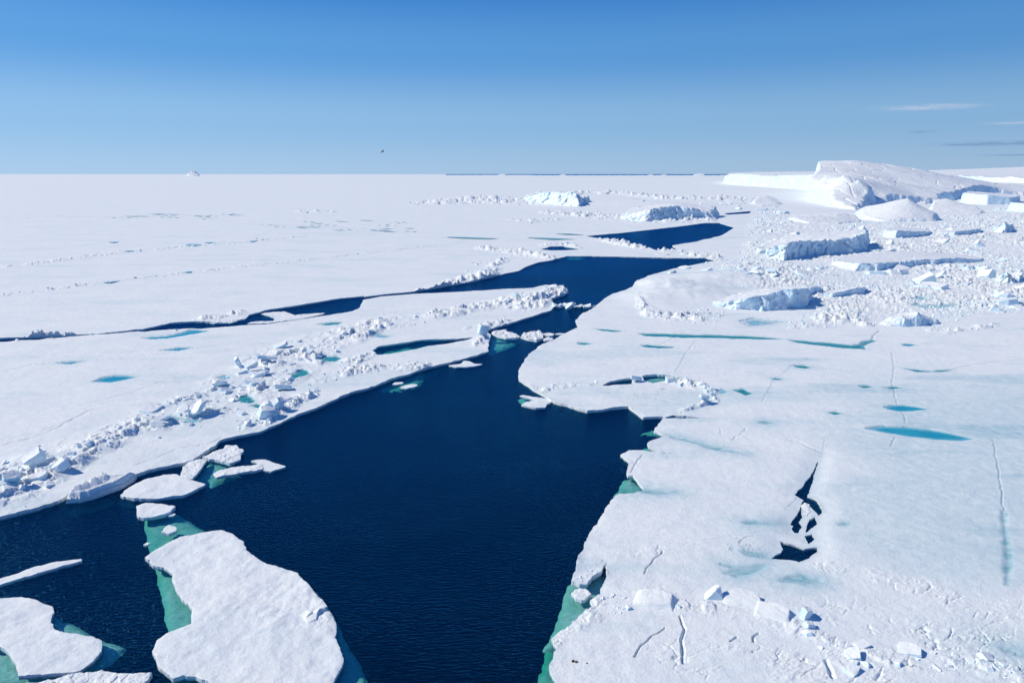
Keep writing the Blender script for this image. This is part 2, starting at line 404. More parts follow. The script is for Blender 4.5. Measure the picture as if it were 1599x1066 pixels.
# ------------------------------------------------------------------ the photograph's outlines, in photo pixels
LEAD_MAIN = [(-500, 985), (-200, 872), (0, 811), (49, 799), (90, 787), (106, 778), (124, 765), (160, 755), (210, 744), (248, 733), (283, 727), (300, 722), (318, 710),
    (347, 690), (375, 682), (402, 677), (417, 671), (439, 661), (462, 650), (480, 644), (500, 636), (519, 628), (547, 614), (575, 609), (596, 600), (610, 593), (638, 586),
    (670, 576), (705, 567), (733, 560), (762, 550), (764, 537), (766, 525), (757, 518), (780, 511), (810, 502), (841, 492), (860, 486), (866, 478), (860, 468), (880, 462), (887, 457), (880, 450),
    (852, 446), (831, 451), (785, 453), (722, 457), (645, 460.5), (600, 464.3), (566, 470), (564, 465.5), (600, 461), (640, 457.2), (694, 448), (731, 442), (776, 431), (810, 424), (822, 417), (840, 411), (863, 407), (885, 401),
    (919, 401), (975, 402), (1050, 404), (1103, 404.5), (1121, 407), (1088, 414), (1050, 422), (1013, 433), (998, 441), (988, 454), (956, 461), (945, 468), (934, 476), (920, 487), (908, 492),
    (899, 502), (904, 513), (883, 521.6), (866, 532), (841, 542.6), (827, 555), (817, 569), (809, 581), (811.5, 595), (829, 607), (840, 614), (848, 619), (861, 628), (884, 634), (917, 644.5), (949, 641), (982, 636), (1004, 654), (1038, 653), (1030, 662),
    (1021, 671), (1022, 675), (1032, 679.5), (1050, 684.5), (1030, 685.5), (1016, 690), (1010, 695), (1013, 701), (1032, 707), (1062, 712), (1030, 709.5), (1001, 705.5), (982, 705), (967, 712), (983, 722.6), (981, 735), (980, 746), (988, 745.5), (996, 756), (1003, 766), (990, 771), (968, 774), (957, 784), (939, 807), (920, 838), (910, 860),
    (904, 872), (893, 912), (905, 917), (915, 917), (926, 905), (940, 897), (941, 886), (946, 884), (945, 905), (935, 930), (919, 941), (923, 949), (911, 956), (887, 980), (859, 1001), (871, 1015), (857, 1045), (864, 1064), (872, 1110), (905, 1250), (960, 1420), (-500, 1420)]
LEAD_W2 = [(569, 463.5), (533, 467), (449, 481), (420, 485), (390, 493), (382, 500), (345, 505), (302, 504), (267, 506), (231, 514), (210, 519), (226, 520), (250, 518), (291, 515.6), (314, 515), (370, 511), (426, 508), (464, 501.5), (520, 493), (554, 487), (563, 481)]
LEAD_W3 = [(-300, 541), (-100, 533), (0, 529.5), (60, 527.5), (169, 522.5), (120, 527), (60, 532), (0, 535.5), (-100, 541), (-300, 549)]
LEAD_FAR = [(915, 369.5), (975, 364), (1050, 355.6), (1095, 349.6), (1125, 349), (1148, 356), (1125, 369), (1088, 378), (1050, 384), (1058, 391), (1024, 392), (994, 384.5), (975, 381), (938, 374)]
LEAD_F2 = [(844, 390.5), (859, 386), (881, 385.6), (911, 390), (885, 392), (859, 392)]
LEAD_F3 = [(1129, 334), (1174, 330), (1170, 334), (1137, 336)]
CRACK = [(1283, 708), (1276, 729), (1269, 752), (1262, 775), (1275, 781), (1282, 790), (1285, 800), (1278, 806), (1268, 797), (1260, 788), (1252, 797), (1254, 808), (1240, 822), (1234, 820), (1246, 800), (1254, 782), (1240, 774), (1255, 757), (1268, 738)]
CRACK2 = [(1264, 812), (1272, 808), (1275, 816), (1270, 824), (1258, 832), (1260, 822)]
HOLE = [(1206, 873), (1222, 859), (1218, 847), (1238, 852), (1256, 858), (1276, 855), (1277, 863), (1262, 873), (1248, 878), (1225, 875)]
RIMLEAD = [(1034, 655), (1050, 651), (1092, 655), (1098, 656.5), (1060, 656)]
POOL_G = [(580, 549.6), (591, 542.6), (638, 535.6), (656, 532), (708, 531), (742, 527.5), (736, 531.5), (705, 537), (663, 544), (612, 555), (590, 556)]
POOL_R = [(937, 605), (952, 598), (975, 593.5), (988, 591.5), (987, 602), (960, 604)]
POOL_R2 = [(1003, 590), (1022, 586), (1045, 588), (1068, 592), (1058, 595), (1040, 597), (1020, 601), (1005, 596)]
THIN = [(140, 525.3), (170, 521.8), (212, 517.0), (232, 515.5), (214, 520), (172, 524)]
CRACK3 = [(1238, 824), (1246, 815), (1253, 822), (1246, 834), (1239, 833)]
CRACK4 = [(1257, 838), (1268, 833), (1273, 842), (1262, 849)]
DEEP = [(LEAD_MAIN, .28), (LEAD_W2, .25), (LEAD_W3, .1), (LEAD_FAR, .8), (LEAD_F2, .5), (LEAD_F3, .8), (CRACK, .13), (CRACK2, .2), (HOLE, .16), (RIMLEAD, .1), (THIN, .12), (CRACK3, .22), (CRACK4, .22)]
POOLS = [(POOL_G, .95), (POOL_R, .85), (POOL_R2, 0.40)]
LEDGES = [  # ice that runs on under the water: outline, depth
    ([(1000, 676), (1021, 670), (1046, 684), (1015, 694), (1000, 700), (992, 706), (1030, 709), (1040, 700), (1040, 680)], 0.75),
    ([(972, 747), (988, 742), (1010, 768), (990, 778), (958, 779)], 0.5),
    ([(858, 990), (870, 955), (888, 908), (950, 878), (955, 960), (890, 1012), (850, 1010)], 0.60),
    ([(836, 1080), (850, 1008), (890, 1008), (890, 1120), (830, 1120)], 1.35),
    ([(589, 611), (596, 598), (612, 590), (640, 584), (672, 575), (706, 566), (700, 575), (672, 584), (655, 600), (640, 609), (610, 612)], 0.9),
    ([(762, 552), (762, 530), (775, 527), (815, 529), (800, 540), (785, 546)], 0.6),
    ([(905, 497), (915, 490), (948, 491), (940, 497.5), (915, 498.5)], 0.5),
    ([(862, 627), (884, 630), (912, 642), (905, 645), (880, 642), (862, 636)], 2.0),
    ([(875, 401), (885, 398), (920, 399), (912, 404), (890, 405)], 0.55),
    ([(963, 399), (1000, 400), (985, 405)], 0.9),
    ([(-320, 552), (-100, 542), (0, 537), (120, 530), (175, 524), (170, 520), (0, 527), (-320, 540)], 0.8),
    ([(565, 462), (600, 460), (645, 457), (650, 462), (600, 466), (560, 468)], 1.0),
    ([(300, 750), (318, 728), (345, 705), (362, 716), (366, 726), (352, 740), (338, 751), (318, 756)], 0.6),
]
# fine cracks: polyline, half width (m), depth (m)
CRACKS = [
    ([(1232, 690), (1250, 694), (1268, 703), (1283, 709)], .07, .35), ([(1283, 708), (1287, 695), (1290, 680)], .03, .1),
    ([(1062, 966), (1067, 985), (1062, 1000), (1066, 1018), (1064, 1038)], .10, .5), ([(1040, 985), (1020, 997), (1003, 1010), (988, 1030)], .05, .3),
    ([(1184, 992), (1178, 1000), (1174, 1006)], .06, .4), ([(1140, 1006), (1150, 1000)], .05, .3), ([(1288, 1035), (1298, 1052), (1300, 1064)], .12, .45),
    ([(1150, 843), (1160, 846), (1155, 852), (1162, 844), (1180, 840)], .04, .3), ([(1035, 865), (1022, 878), (1012, 890), (1005, 900)], .05, .3), ([(1028, 856), (1026, 870)], .04, .25),
    ([(1248, 879), (1240, 870)], .04, .3),
    ([(0, 700), (40, 690), (80, 676), (120, 655), (147, 641)], .07, .3), ([(140, 632), (175, 624), (230, 607), (262, 594)], .06, .3), ([(262, 594), (280, 592), (300, 590)], .05, .2), ([(0, 690), (60, 678), (105, 660)], .03, .15),
    ([(210, 730), (245, 718), (275, 705)], .05, .25), ([(285, 702), (330, 695), (345, 686)], .05, .25), ([(190, 672), (240, 667), (290, 663)], .05, .2),
    ([(1060, 614), (1080, 619), (1110, 622)], .03, .15), ([(990, 620), (1010, 623), (1025, 625)], .06, .3), ([(1124, 672), (1127, 682)], .05, .25), ([(1165, 671), (1155, 682), (1142, 690)], .05, .25), ([(1003, 713), (995, 722), (984, 740)], .06, .25),
    ([(847, 577), (861, 571), (872, 570)], .06, .3),
    ([(1392, 553), (1396, 575), (1393, 600), (1400, 632), (1410, 650), (1414, 664)], .06, .2), ([(1397, 685), (1390, 700)], .05, .2),
    ([(1373, 518), (1364, 526), (1361, 533)], .12, .4), ([(1338, 475), (1343, 486), (1346, 492)], .15, .4), ([(1353, 475), (1352, 484), (1345, 492)], .15, .4),
    ([(1030, 540), (1055, 528), (1070, 520)], .06, .25), ([(1055, 583), (1070, 555), (1085, 535)], .05, .2), ([(1190, 630), (1208, 596), (1240, 570), (1262, 562)], .04, .15),
    ([(1262, 577), (1290, 578), (1330, 584)], .08, .2), ([(1480, 580), (1520, 571), (1560, 566), (1640, 561)], .08, .15), ([(1500, 545), (1550, 556), (1600, 562)], .06, .12),
    ([(583, 505), (560, 512), (545, 520)], .05, .3), ([(0, 583), (50, 572), (110, 566), (200, 562), (260, 553), (330, 543)], .10, .15),
    ([(1550, 690), (1556, 725), (1563, 770), (1567, 800)], .09, .10), ([(1225, 800), (1245, 778)], .03, .1),
    ([(-60, 426), (0, 418), (100, 406), (190, 395), (300, 385), (480, 370)], .3, .1), ([(-60, 472), (0, 464), (200, 438), (375, 418), (575, 396), (725, 379)], .3, .1), ([(-60, 399), (0, 393), (100, 386), (170, 380)], .3, .1), ([(0, 342), (90, 338), (160, 340), (260, 336)], .4, .1), ([(430, 352), (520, 356), (640, 360)], .4, .1), ([(690, 372), (780, 374), (880, 376)], .3, .1),
    ([(1042, 857), (1110, 845), (1200, 832), (1262, 838)], .02, .05),
]
# pressure ridges and rubble belts: (u, v, half height) stations, roughness (m), plate size (m)
BELTS = [
    ([(-120, 800, 50), (0, 766, 42), (60, 745, 44), (110, 718, 36), (160, 692, 26), (220, 668, 26), (280, 645, 30), (330, 625, 40), (380, 603, 50), (430, 580, 48), (480, 560, 40), (540, 530, 24), (600, 508, 14), (660, 497, 12), (720, 487, 10), (780, 475, 9), (840, 465, 11), (886, 456, 8)], .52, 1.7),
    ([(372, 672, 8), (390, 662, 14), (415, 655, 16), (440, 640, 16), (470, 625, 12), (500, 612, 8)], .5, .9),
    ([(480, 602, 8), (560, 580, 8), (610, 577, 8), (650, 575, 8), (675, 572, 4)], .4, .9),
    ([(530, 575, 12), (570, 560, 9), (600, 550, 5)], .4, .9), ([(735, 540, 6), (752, 533, 10), (766, 530, 10)], .5, .8),
    ([(718, 517, 3), (760, 512, 6), (800, 503, 4)], .4, 1.2), ([(780, 480, 6), (820, 475, 14), (850, 467, 20), (870, 458, 14), (888, 455, 6)], .8, 1.2),
    ([(645, 457, 3), (690, 447, 5), (735, 437, 7), (778, 427, 6)], .8, 1.6), ([(725, 424, 3), (760, 430, 7), (785, 424, 6)], .7, 1.6), ([(735, 412, 3), (770, 414, 6), (800, 404, 5)], .7, 1.8),
    ([(740, 388, 3), (790, 393, 5), (840, 399, 6), (872, 405, 4)], .9, 2.0), ([(840, 384, 2), (880, 382, 3), (910, 388, 2)], .7, 2), ([(918, 372, 3), (960, 379, 5), (1000, 387, 5), (1060, 395, 5), (1130, 405, 5)], 1.0, 2.0),
    ([(640, 319, 2), (690, 316, 5), (730, 313, 7), (770, 312, 9), (820, 315, 8), (920, 319, 5)], 2.0, 5), ([(880, 302, 2), (950, 300, 3), (1040, 310, 4), (1130, 310, 5), (1210, 318, 6)], 2.2, 6), ([(840, 332, 3), (920, 337, 5), (1000, 345, 5), (1120, 344, 6)], 1.4, 4), ([(780, 342, 2), (830, 346, 3), (880, 343, 2)], .9, 3),
    ([(862, 1010, 14), (890, 978, 28), (930, 955, 30), (980, 945, 26), (1030, 938, 22), (1060, 950, 14), (1130, 955, 18), (1200, 968, 22), (1260, 1000, 26), (1330, 1032, 26), (1420, 1035, 20), (1520, 1045, 22), (1640, 1060, 28), (1800, 1090, 30)], .11, .95),
    ([(893, 900, 22), (930, 890, 22), (1000, 868, 14), (1080, 855, 10), (1160, 858, 12), (1230, 868, 14), (1290, 890, 14), (1350, 900, 18), (1420, 918, 22), (1500, 940, 28), (1600, 965, 34), (1750, 1000, 36)], .05, .33),
    ([(1200, 950, 14), (1260, 945, 30), (1350, 965, 46), (1500, 1000, 58), (1700, 1040, 80), (1900, 1080, 90)], .045, .5), ([(930, 1000, 6), (1000, 1030, 34), (1120, 1035, 40), (1260, 1050, 40), (1400, 1075, 30)], .02, .7),
    ([(838, 614, 5), (865, 606, 6), (900, 603, 4), (940, 602, 3)], .4, .7), ([(1045, 598, 4), (1075, 602, 6), (1100, 609, 9), (1118, 622, 10), (1124, 630, 4)], .55, .8), ([(1055, 647, 3), (1085, 638, 4), (1112, 630, 4)], .4, .7),
    ([(0, 418, 3), (60, 412, 3), (100, 406, 3), (190, 395, 3), (300, 385, 3), (480, 370, 2)], .30, 1.3), ([(-100, 478, 2), (0, 464, 2), (200, 438, 2.5), (375, 418, 2.5), (575, 396, 2), (725, 379, 2)], .2, 1.2), ([(460, 331, 1), (500, 331.5, 2.5), (530, 331, 1)], 1.2, 3),
    ([(20, 534, 2), (60, 527, 5), (80, 527, 5), (120, 525, 2)], .6, .8), ([(300, 503, 2), (330, 497, 5), (370, 491, 5), (390, 489, 3)], .5, .8), ([(240, 516, 2), (275, 514, 4), (295, 513, 2)], .5, .8),
    ([(990, 470, 16), (1010, 490, 12), (1040, 497, 9), (1120, 498, 9), (1130, 495, 4)], .6, 1.3), ([(1225, 512, 5), (1290, 503, 12), (1330, 503, 12), (1365, 510, 6)], .55, 1.2), ([(1440, 515, 5), (1480, 518, 7), (1520, 514, 5), (1560, 510, 3)], .5, 1.2),
]
FIELD = [(1000, 425), (1090, 412), (1150, 400), (1165, 345), (1190, 322), (1250, 332), (1330, 345), (1480, 335), (1599, 318), (1900, 312), (1900, 505), (1599, 492), (1500, 505), (1420, 505), (1330, 512), (1240, 500), (1180, 470), (1100, 440)]
CALM = [[(1000, 440), (1060, 425), (1130, 428), (1180, 440), (1130, 470), (1060, 485), (1010, 475)], [(1130, 488), (1250, 478), (1300, 490), (1230, 505), (1130, 510)]]
MOUNDS = [(1060, 455, 10, 16, 2.0), (1130, 440, 12, 16, 1.6), (1020, 452, 6, 8, 1.0), (1200, 430, 14, 14, 1.2), (1000, 320, 60, 60, 3.5), (1280, 500, 10, 5, .7), (1010, 470, 6, 8, .8), (45, 722, 1.7, 1.5, .5), (945, 620, 4, 4, .08)]
PONDS = [  # outline, material key, label-free (structure), halo width m
    ([(993.6, 522), (1030, 522.5), (1064, 523.6), (1100, 524), (1146, 525.5), (1190, 528), (1220, 531), (1185, 531.5), (1171, 530.8), (1120, 529.2), (1064, 529), (1010, 526)], 'g', .3),
    ([(1229, 532), (1290, 536.4), (1330, 540.5), (1343, 539), (1346, 534.6), (1362.5, 532.3), (1370, 534), (1356, 538), (1349, 542), (1353, 547.5), (1311, 544.5), (1270, 540), (1249, 537)], 'g', .3),
    ([(1379, 638), (1390, 635.7), (1412, 635), (1432, 638), (1449, 641.5), (1425, 644), (1402, 644), (1386, 641)], 'b', .4),
    ([(1354, 672), (1380, 668), (1410, 669), (1450, 673.5), (1490, 680), (1518, 687.5), (1500, 690), (1460, 688), (1420, 684), (1385, 679)], 'b', .4),
    ([(1408, 540), (1414, 538.6), (1424, 539), (1431, 540.6), (1420, 542), (1411, 541.6)], 'b', .3),
    ([(1412, 577.5), (1430, 579), (1455, 581.3), (1484, 579.5), (1478, 581.5), (1455, 583), (1432, 582)], 'g', .4),
    ([(1240, 572.5), (1255, 572.5), (1267, 575), (1258, 577), (1243, 575)], 'g', .8), ([(1204, 593), (1214, 592.5), (1222, 594), (1210, 595)], 'g', .6),
    ([(1338, 604.5), (1352, 604), (1364, 606), (1350, 607.5)], 'g', .8), ([(1380, 607), (1395, 606), (1407, 607.5), (1392, 609)], 'g', .8),
    ([(1146, 611), (1160, 609.5), (1168, 614), (1176, 616), (1165, 619), (1155, 615)], 'g', .5), ([(1120, 613), (1128, 610), (1137, 613), (1130, 616.5), (1121, 616)], 'p', .4),
    ([(1293, 646.5), (1305, 645.5), (1316, 648), (1303, 649.5)], 'g', .6),
    ([(1000, 540.5), (1012, 540), (1028, 542), (1053, 543), (1050, 545), (1025, 545), (1008, 543.5)], 'g', .3), ([(903, 537), (912, 536.6), (924, 538.4), (914, 540), (905, 539.5)], 'g', .4),
    ([(928, 515), (950, 516), (974, 518.5), (960, 519.5), (940, 518)], 'g', .3),
    ([(1160, 819), (1170, 818), (1185, 819), (1200, 818), (1222, 819.5), (1200, 822), (1180, 821.5), (1166, 822)], 't', 1.0),
    ([(1309, 821), (1318, 818.5), (1327, 819), (1318, 824), (1310, 824)], 't', .6),
    ([(1126, 885), (1150, 889), (1180, 887), (1194, 886), (1192, 892), (1175, 900), (1150, 904), (1132, 899), (1150, 893)], 't', .8),
    ([(1216, 911), (1232, 904), (1255, 902), (1280, 908), (1284, 914), (1260, 917), (1235, 914)], 't', .9),
    ([(1158, 866), (1175, 863), (1195, 868), (1207, 874), (1185, 873), (1165, 870)], 't', .7),
    ([(1562, 800), (1568, 800), (1572, 830), (1577, 870), (1577, 900), (1573, 918), (1568, 918), (1568, 890), (1567, 850)], 't', .25),
    ([(1560, 1016), (1590, 1018), (1640, 1024), (1640, 1034), (1590, 1029), (1570, 1023)], 't', 1.2),
    ([(146, 598), (160, 592), (180, 588.5), (200, 589), (213, 591), (195, 595), (175, 599)], 'b', .5),
    ([(221, 529), (240, 527.8), (263, 526), (285, 521), (297, 517), (312, 517), (328, 518.5), (310, 522), (285, 526), (262, 530), (238, 531.5)], 'b', .2),
    ([(445, 590), (452, 587), (462, 585), (469, 577.5), (480, 581), (484, 585), (474, 590), (460, 593)], 'g', .3), ([(370, 622), (376, 617.5), (386, 618), (400, 629), (392, 632), (378, 630)], 'g', .3),
    ([(394, 635), (402, 633), (410, 635.5), (402, 639)], 'g', .3), ([(499, 562), (508, 558.5), (525, 558), (534, 561), (525, 566), (506, 567)], 'g', .25),
    ([(582, 525), (592, 523), (610, 527), (600, 529), (588, 528)], 'p', .4), ([(496, 508), (515, 505), (537, 504.5), (528, 508), (510, 509.5)], 'g', .2),
    ([(274, 655), (290, 657), (315, 655), (318, 659), (300, 663), (283, 660)], 'p', .8), ([(341, 592), (352, 588), (361, 592), (352, 595), (344, 594)], 'p', .4), ([(238, 635), (250, 634), (258, 636), (246, 637.5)], 'g', .4),
    ([(92, 569), (110, 567), (128, 567), (112, 570)], 'b', .5), ([(252, 549), (280, 545), (305, 544.5), (280, 549)], 'b', .3),
    ([(1156, 503), (1175, 499), (1200, 503), (1222, 505), (1200, 509), (1170, 511)], 'p', .8), ([(1426, 478), (1460, 479), (1500, 478.5), (1470, 483), (1440, 482)], 'p', .8), ([(1425, 469), (1440, 465), (1452, 470)], 'p', .8),
    ([(690, 371), (730, 372), (780, 374), (760, 375), (715, 373.5)], 'g', .2), ([(815, 372), (860, 373), (900, 375), (860, 376)], 'g', .2), ([(865, 366.5), (890, 366), (915, 368.5), (885, 368)], 'g', .2),
    ([(285, 384), (300, 382.5), (318, 384), (302, 386)], 'b', .3), ([(318, 380), (340, 379.5), (325, 382)], 'b', .3), ([(190, 393.5), (212, 393), (200, 395)], 'b', .3), ([(386, 378), (405, 376.5), (395, 379.5)], 'b', .3), ([(284, 427.5), (302, 425.5), (296, 428)], 'b', .3), ([(158, 444), (190, 440.5), (172, 444.5)], 'b', .3), ([(168, 379.5), (187, 379), (178, 381)], 'b', .3),
    ([(1042, 683), (1075, 688), (1110, 698), (1140, 706), (1165, 712), (1120, 707), (1080, 694), (1055, 687)], 't', .9), ([(1004, 766), (1030, 770), (1060, 772), (1030, 775), (1000, 772)], 't', 1.0),
    ([(1182, 663), (1195, 660), (1208, 662), (1198, 665)], 't', 1.0), ([(1206, 456), (1220, 455), (1216, 457)], 'p', .3),
]
rs = np.random.RandomState(7)
for k in range(46):            # far thin streaks of melt water in rows on the left
    if k < 20: u0, v0 = 160 + rs.rand() * 220, 335 + rs.rand() * 8
    else: u0, v0 = 420 + rs.rand() * 230, 344 + rs.rand() * 20
    L = 24 + rs.rand() * 44; s = .06
    PONDS.append(([(u0 - L / 2, v0 - s * L / 2), (u0, v0 - .33), (u0 + L / 2, v0 + s * L / 2), (u0, v0 + .33)], 'p', .0))

def belt_mask(U, V, st):
    a = np.array(st, float)
    vc = np.interp(U, a[:, 0], a[:, 1]); hw = np.interp(U, a[:, 0], a[:, 2])
    e = np.clip(np.minimum(U - a[0, 0], a[-1, 0] - U) / 12.0, 0, 1)
    return sstep(0, .7, 1 - np.abs(V - vc) / hw) * e

def lsdf(XX, rowY, P, R):
    """signed distance to polygon on a lattice whose rows have one Y each (falling); clipped to +-R; outside far = -R"""
    P = np.asarray(P, float); n = len(P); asc = -rowY
    lo = P.min(0) - R; hi = P.max(0) + R
    d2 = np.full(XX.shape, R * R, np.float32); ins = np.zeros(XX.shape, bool)
    def rows(y0, y1): return np.searchsorted(asc, -y1, 'left'), np.searchsorted(asc, -y0, 'right')
    for i in range(n):
        ax, ay = P[i]; bx, by = P[(i + 1) % n]
        r0, r1 = rows(min(ay, by) - R, max(ay, by) + R)
        if r1 > r0:
            xs = XX[r0:r1]; m = (xs > min(ax, bx) - R) & (xs < max(ax, bx) + R)
            if m.any():
                ri, ci = np.nonzero(m); x = xs[ri, ci]; y = rowY[r0 + ri]
                ex, ey = bx - ax, by - ay; L = max(ex * ex + ey * ey, 1e-9)
                t = np.clip(((x - ax) * ex + (y - ay) * ey) / L, 0, 1)
                dd = (x - ax - ex * t) ** 2 + (y - ay - ey * t) ** 2
                v = d2[r0:r1]; v[ri, ci] = np.minimum(v[ri, ci], dd)
        r0, r1 = rows(min(ay, by), max(ay, by))
        if r1 > r0 and ay != by:
            yy = rowY[r0:r1]; ok = (ay > yy) != (by > yy); xi = (bx - ax) * (yy - ay) / (by - ay) + ax
            ins[r0:r1] ^= ok[:, None] & (XX[r0:r1] < xi[:, None])
    d = np.sqrt(d2); return np.where(ins, d, -d)

# ------------------------------------------------------------------ sea ice sheet
vrows = np.concatenate([np.array([272.0, 272.25, 272.5, 272.8, 273.1, 273.5, 274, 274.5]), np.arange(275, 420, .7), np.arange(420, 1110, 1.0), np.arange(1110, 1400, 2.5)])
ucols = np.concatenate([np.arange(-900, -270, 9.0), np.arange(-270, 1870, 1.5), np.arange(1870, 2900, 9.0)])
U, V = np.meshgrid(ucols, vrows)
X, Y = unproj(U, V)
CELL = np.abs(np.gradient(Y, axis=0))
Xf, Yf = X.astype(np.float64), Y.astype(np.float64)
near = 1 / (1 + (CELL / 1.2) ** 2); far = 1 / (1 + (CELL / 8.0) ** 2)
ROWY = Y[:, 0].copy(); RV = -vrows; NV = -V
def uvsdf(P, R): return lsdf(U, RV, np.array(P, float) * [1, -1], R)
base = 0.29 + 0.07 * far * fbm(X / 34, Y / 30, 1, 3) + 0.05 * near * fbm(X / 5, Y / 4, 5, 3) + 0.022 * near * fbm(X / .9 , Y / .7, 9, 2)
nn = V > 640
base[nn] += 0.010 * fbm(X[nn] / .22, Y[nn] / .2, 14, 2)
saw = fbm(X / 3.5 + Y / 9, Y / 1.1, 22, 3)
base += 0.035 * near * saw
ROUGH = np.zeros_like(X); BUMP = np.zeros_like(X)
P1 = {}
def plates_at(m, s, seed):
    h1, e1 = plates(X[m] / s, Y[m] / s, seed); h2, _ = plates(X[m] / (s * .43) + 3, Y[m] / (s * .43), seed + 1)
    return h1 + .45 * h2
for i, (st, amp, s) in enumerate(BELTS):
    m0 = (U > st[0][0]) & (U < st[-1][0])
    if not m0.any(): continue
    mk = np.zeros_like(X); mk[m0] = belt_mask(U[m0], V[m0], st)
    nz = mk > 0.01
    gate = sstep(-.35, .25, fbm(X[nz] / (4 * s), Y[nz] / (4 * s), 40 + i, 2))
    k = mk[nz] * (.15 + .85 * gate)
    BUMP[nz] = np.maximum(BUMP[nz], (amp if amp > .2 else amp * (.95 if amp > .08 else .45)) * k * (plates_at(nz, s, 60 + i) + .5))
    ROUGH[nz] = np.maximum(ROUGH[nz], k)
    if amp < .2:
        gx = .25 * fbm(X[nz] / .6, Y[nz] / .6, 83, 3)
        xr, yr = X[nz] * .94 + Y[nz] * .34, -X[nz] * .34 + Y[nz] * .94        # crumbs drawn out along the belt
        gr = fbm(xr / .9, yr / .42, 83 + i, 5, .68); gt = sstep(-.30, .30, fbm(xr / 3.4, yr / 1.6, 95 + i, 3))
        base[nz] += k * (.11 if amp > .08 else .075) * gt * (np.abs(gr) * 2.0 - .35)
        _, e = plates(xr / 2.6 + gx, yr / 1.3 + gx, 90 + i); base[nz] -= .16 * k * np.exp(-(e / .045) ** 2) * sstep(.0, .30, fbm(X[nz] / 2.6, Y[nz] / 2.6, 97 + i, 2))
fm = uvsdf(FIELD, 24.0); mk = sstep(0, 22, fm)
for c in CALM: mk = mk * (1 - .85 * sstep(-8, 8, uvsdf(c, 9.0)))
nz = mk > .01
hf = plates_at(nz, 1.05, 201); hg = plates_at(nz, 4.2, 205)
gate = .32 + .68 * sstep(-.35, .25, fbm(X[nz] / 16, Y[nz] / 26, 207, 4)); fr = sstep(150, 420, Y[nz])
BUMP[nz] = np.maximum(BUMP[nz], mk[nz] * gate * ((.40 * hf) * (1 - .4 * fr) + (.55 * hg + .2) * (.3 + .9 * fr)))
ROUGH[nz] = np.maximum(ROUGH[nz], mk[nz])
for (mu, mv, rx, ry, hz) in MOUNDS:
    mx, my = unproj(mu, mv)
    g = np.exp(-((X - mx) / rx) ** 2 - ((Y - my) / ry) ** 2)
    base += hz * g * (1 + .25 * fbm(X / (rx * .4), Y / (ry * .4), int(mu), 3))
TOP = base + BUMP
WET = np.zeros_like(X); TEAL = np.zeros_like(X); LINE = np.zeros_like(X)
# broad damp streaks in the snow
st1 = sstep(.18, .55, fbm(X / 26, Y / 7, 301, 4)) * (.4 + .4 * sstep(900, 1250, U)); st2 = sstep(.3, .6, fbm(X / 9, Y / 2.2, 305, 3)) * 0.35 + .85 * sstep(1220, 1420, U + 60 * fbm(X / 9, Y / 6, 311, 3)) * sstep(560, 640, V) * sstep(-960, -860, -(V - (U - 1500) * .1))
WET = np.maximum(WET, (st1 + st2) * .55 * (1 - .8 * np.clip(ROUGH, 0, 1)) * (1 / (1 + (CELL / 6) ** 2)))
# cracks
for (pl, hw, dep) in CRACKS:
    P = W(pl); d = linedist(X + .12 * vnoise(X * 1.5, Y * 1.5, 3), Y + .12 * vnoise(X * 1.5, Y * 1.5, 4), P, 3.0)
    m = d < 2.9
    if not m.any(): continue
    hw = hw * .62; hwv = np.maximum(hw, np.maximum(CELL[m] * .34, px_m(V[m]) * .95))
    g = np.exp(-(d[m] / hwv) ** 2); sc = np.clip(hw / hwv, .25, 1)
    TOP[m] -= dep * g * sc ** 1.3
    TOP[m] += .012 * np.exp(-((d[m] - 2.2 * hwv) / hwv) ** 2)
    LINE[m] = np.maximum(LINE[m], g * (.22 + .5 * sc) * (.55 + .45 * sstep(-.3, .3, fbm(X[m] / 3, Y[m] / 3, 31, 2))))
# ponds: dig a shallow basin
POND_Z = {}
for i, (pl, key, halo) in enumerate(PONDS):
    P = W(pl); size = max(np.ptp(P[:, 0]), 1); dist = P[:, 1].mean()
    if dist > 190: continue
    wn = .10 + .014 * size
    d = lsdf(X, ROWY, P, 5.0); m = d > -4.9
    if not m.any(): continue
    x, y = X[m], Y[m]; dm = d[m] + wn * 1.3 * fbm(x / (wn * 9), y / (wn * 5), 400 + i, 4, .6)
    if key == 't':                         # slush soaked with green water: no open surface
        q = sstep(-.2, .5, fbm(x / 1.4, y / .5, 440 + i, 4, .6))
        TEAL[m] = np.maximum(TEAL[m], sstep(-.35, .45, dm) * (.30 + .55 * q)); TOP[m] -= .10 * sstep(-.3, .3, dm)
        WET[m] = np.maximum(WET[m], .8 * np.exp(-np.maximum(-dm, 0) / (max(halo, .05) * 1.3))); continue
    TOP[m] = np.where(dm > -.5, np.minimum(TOP[m], .19 + .26 * np.clip(-dm / .5, 0, 1)), TOP[m])
    TOP[m] -= .14 * sstep(-.02, .16, dm)
    WET[m] = np.maximum(WET[m], .75 * np.exp(-np.maximum(-dm, 0) / (max(halo, .05) * 1.3)) * np.clip(halo * 2.2, .2, 1))
    TEAL[m] = np.maximum(TEAL[m], sstep(-.25, .05, dm) * .7)
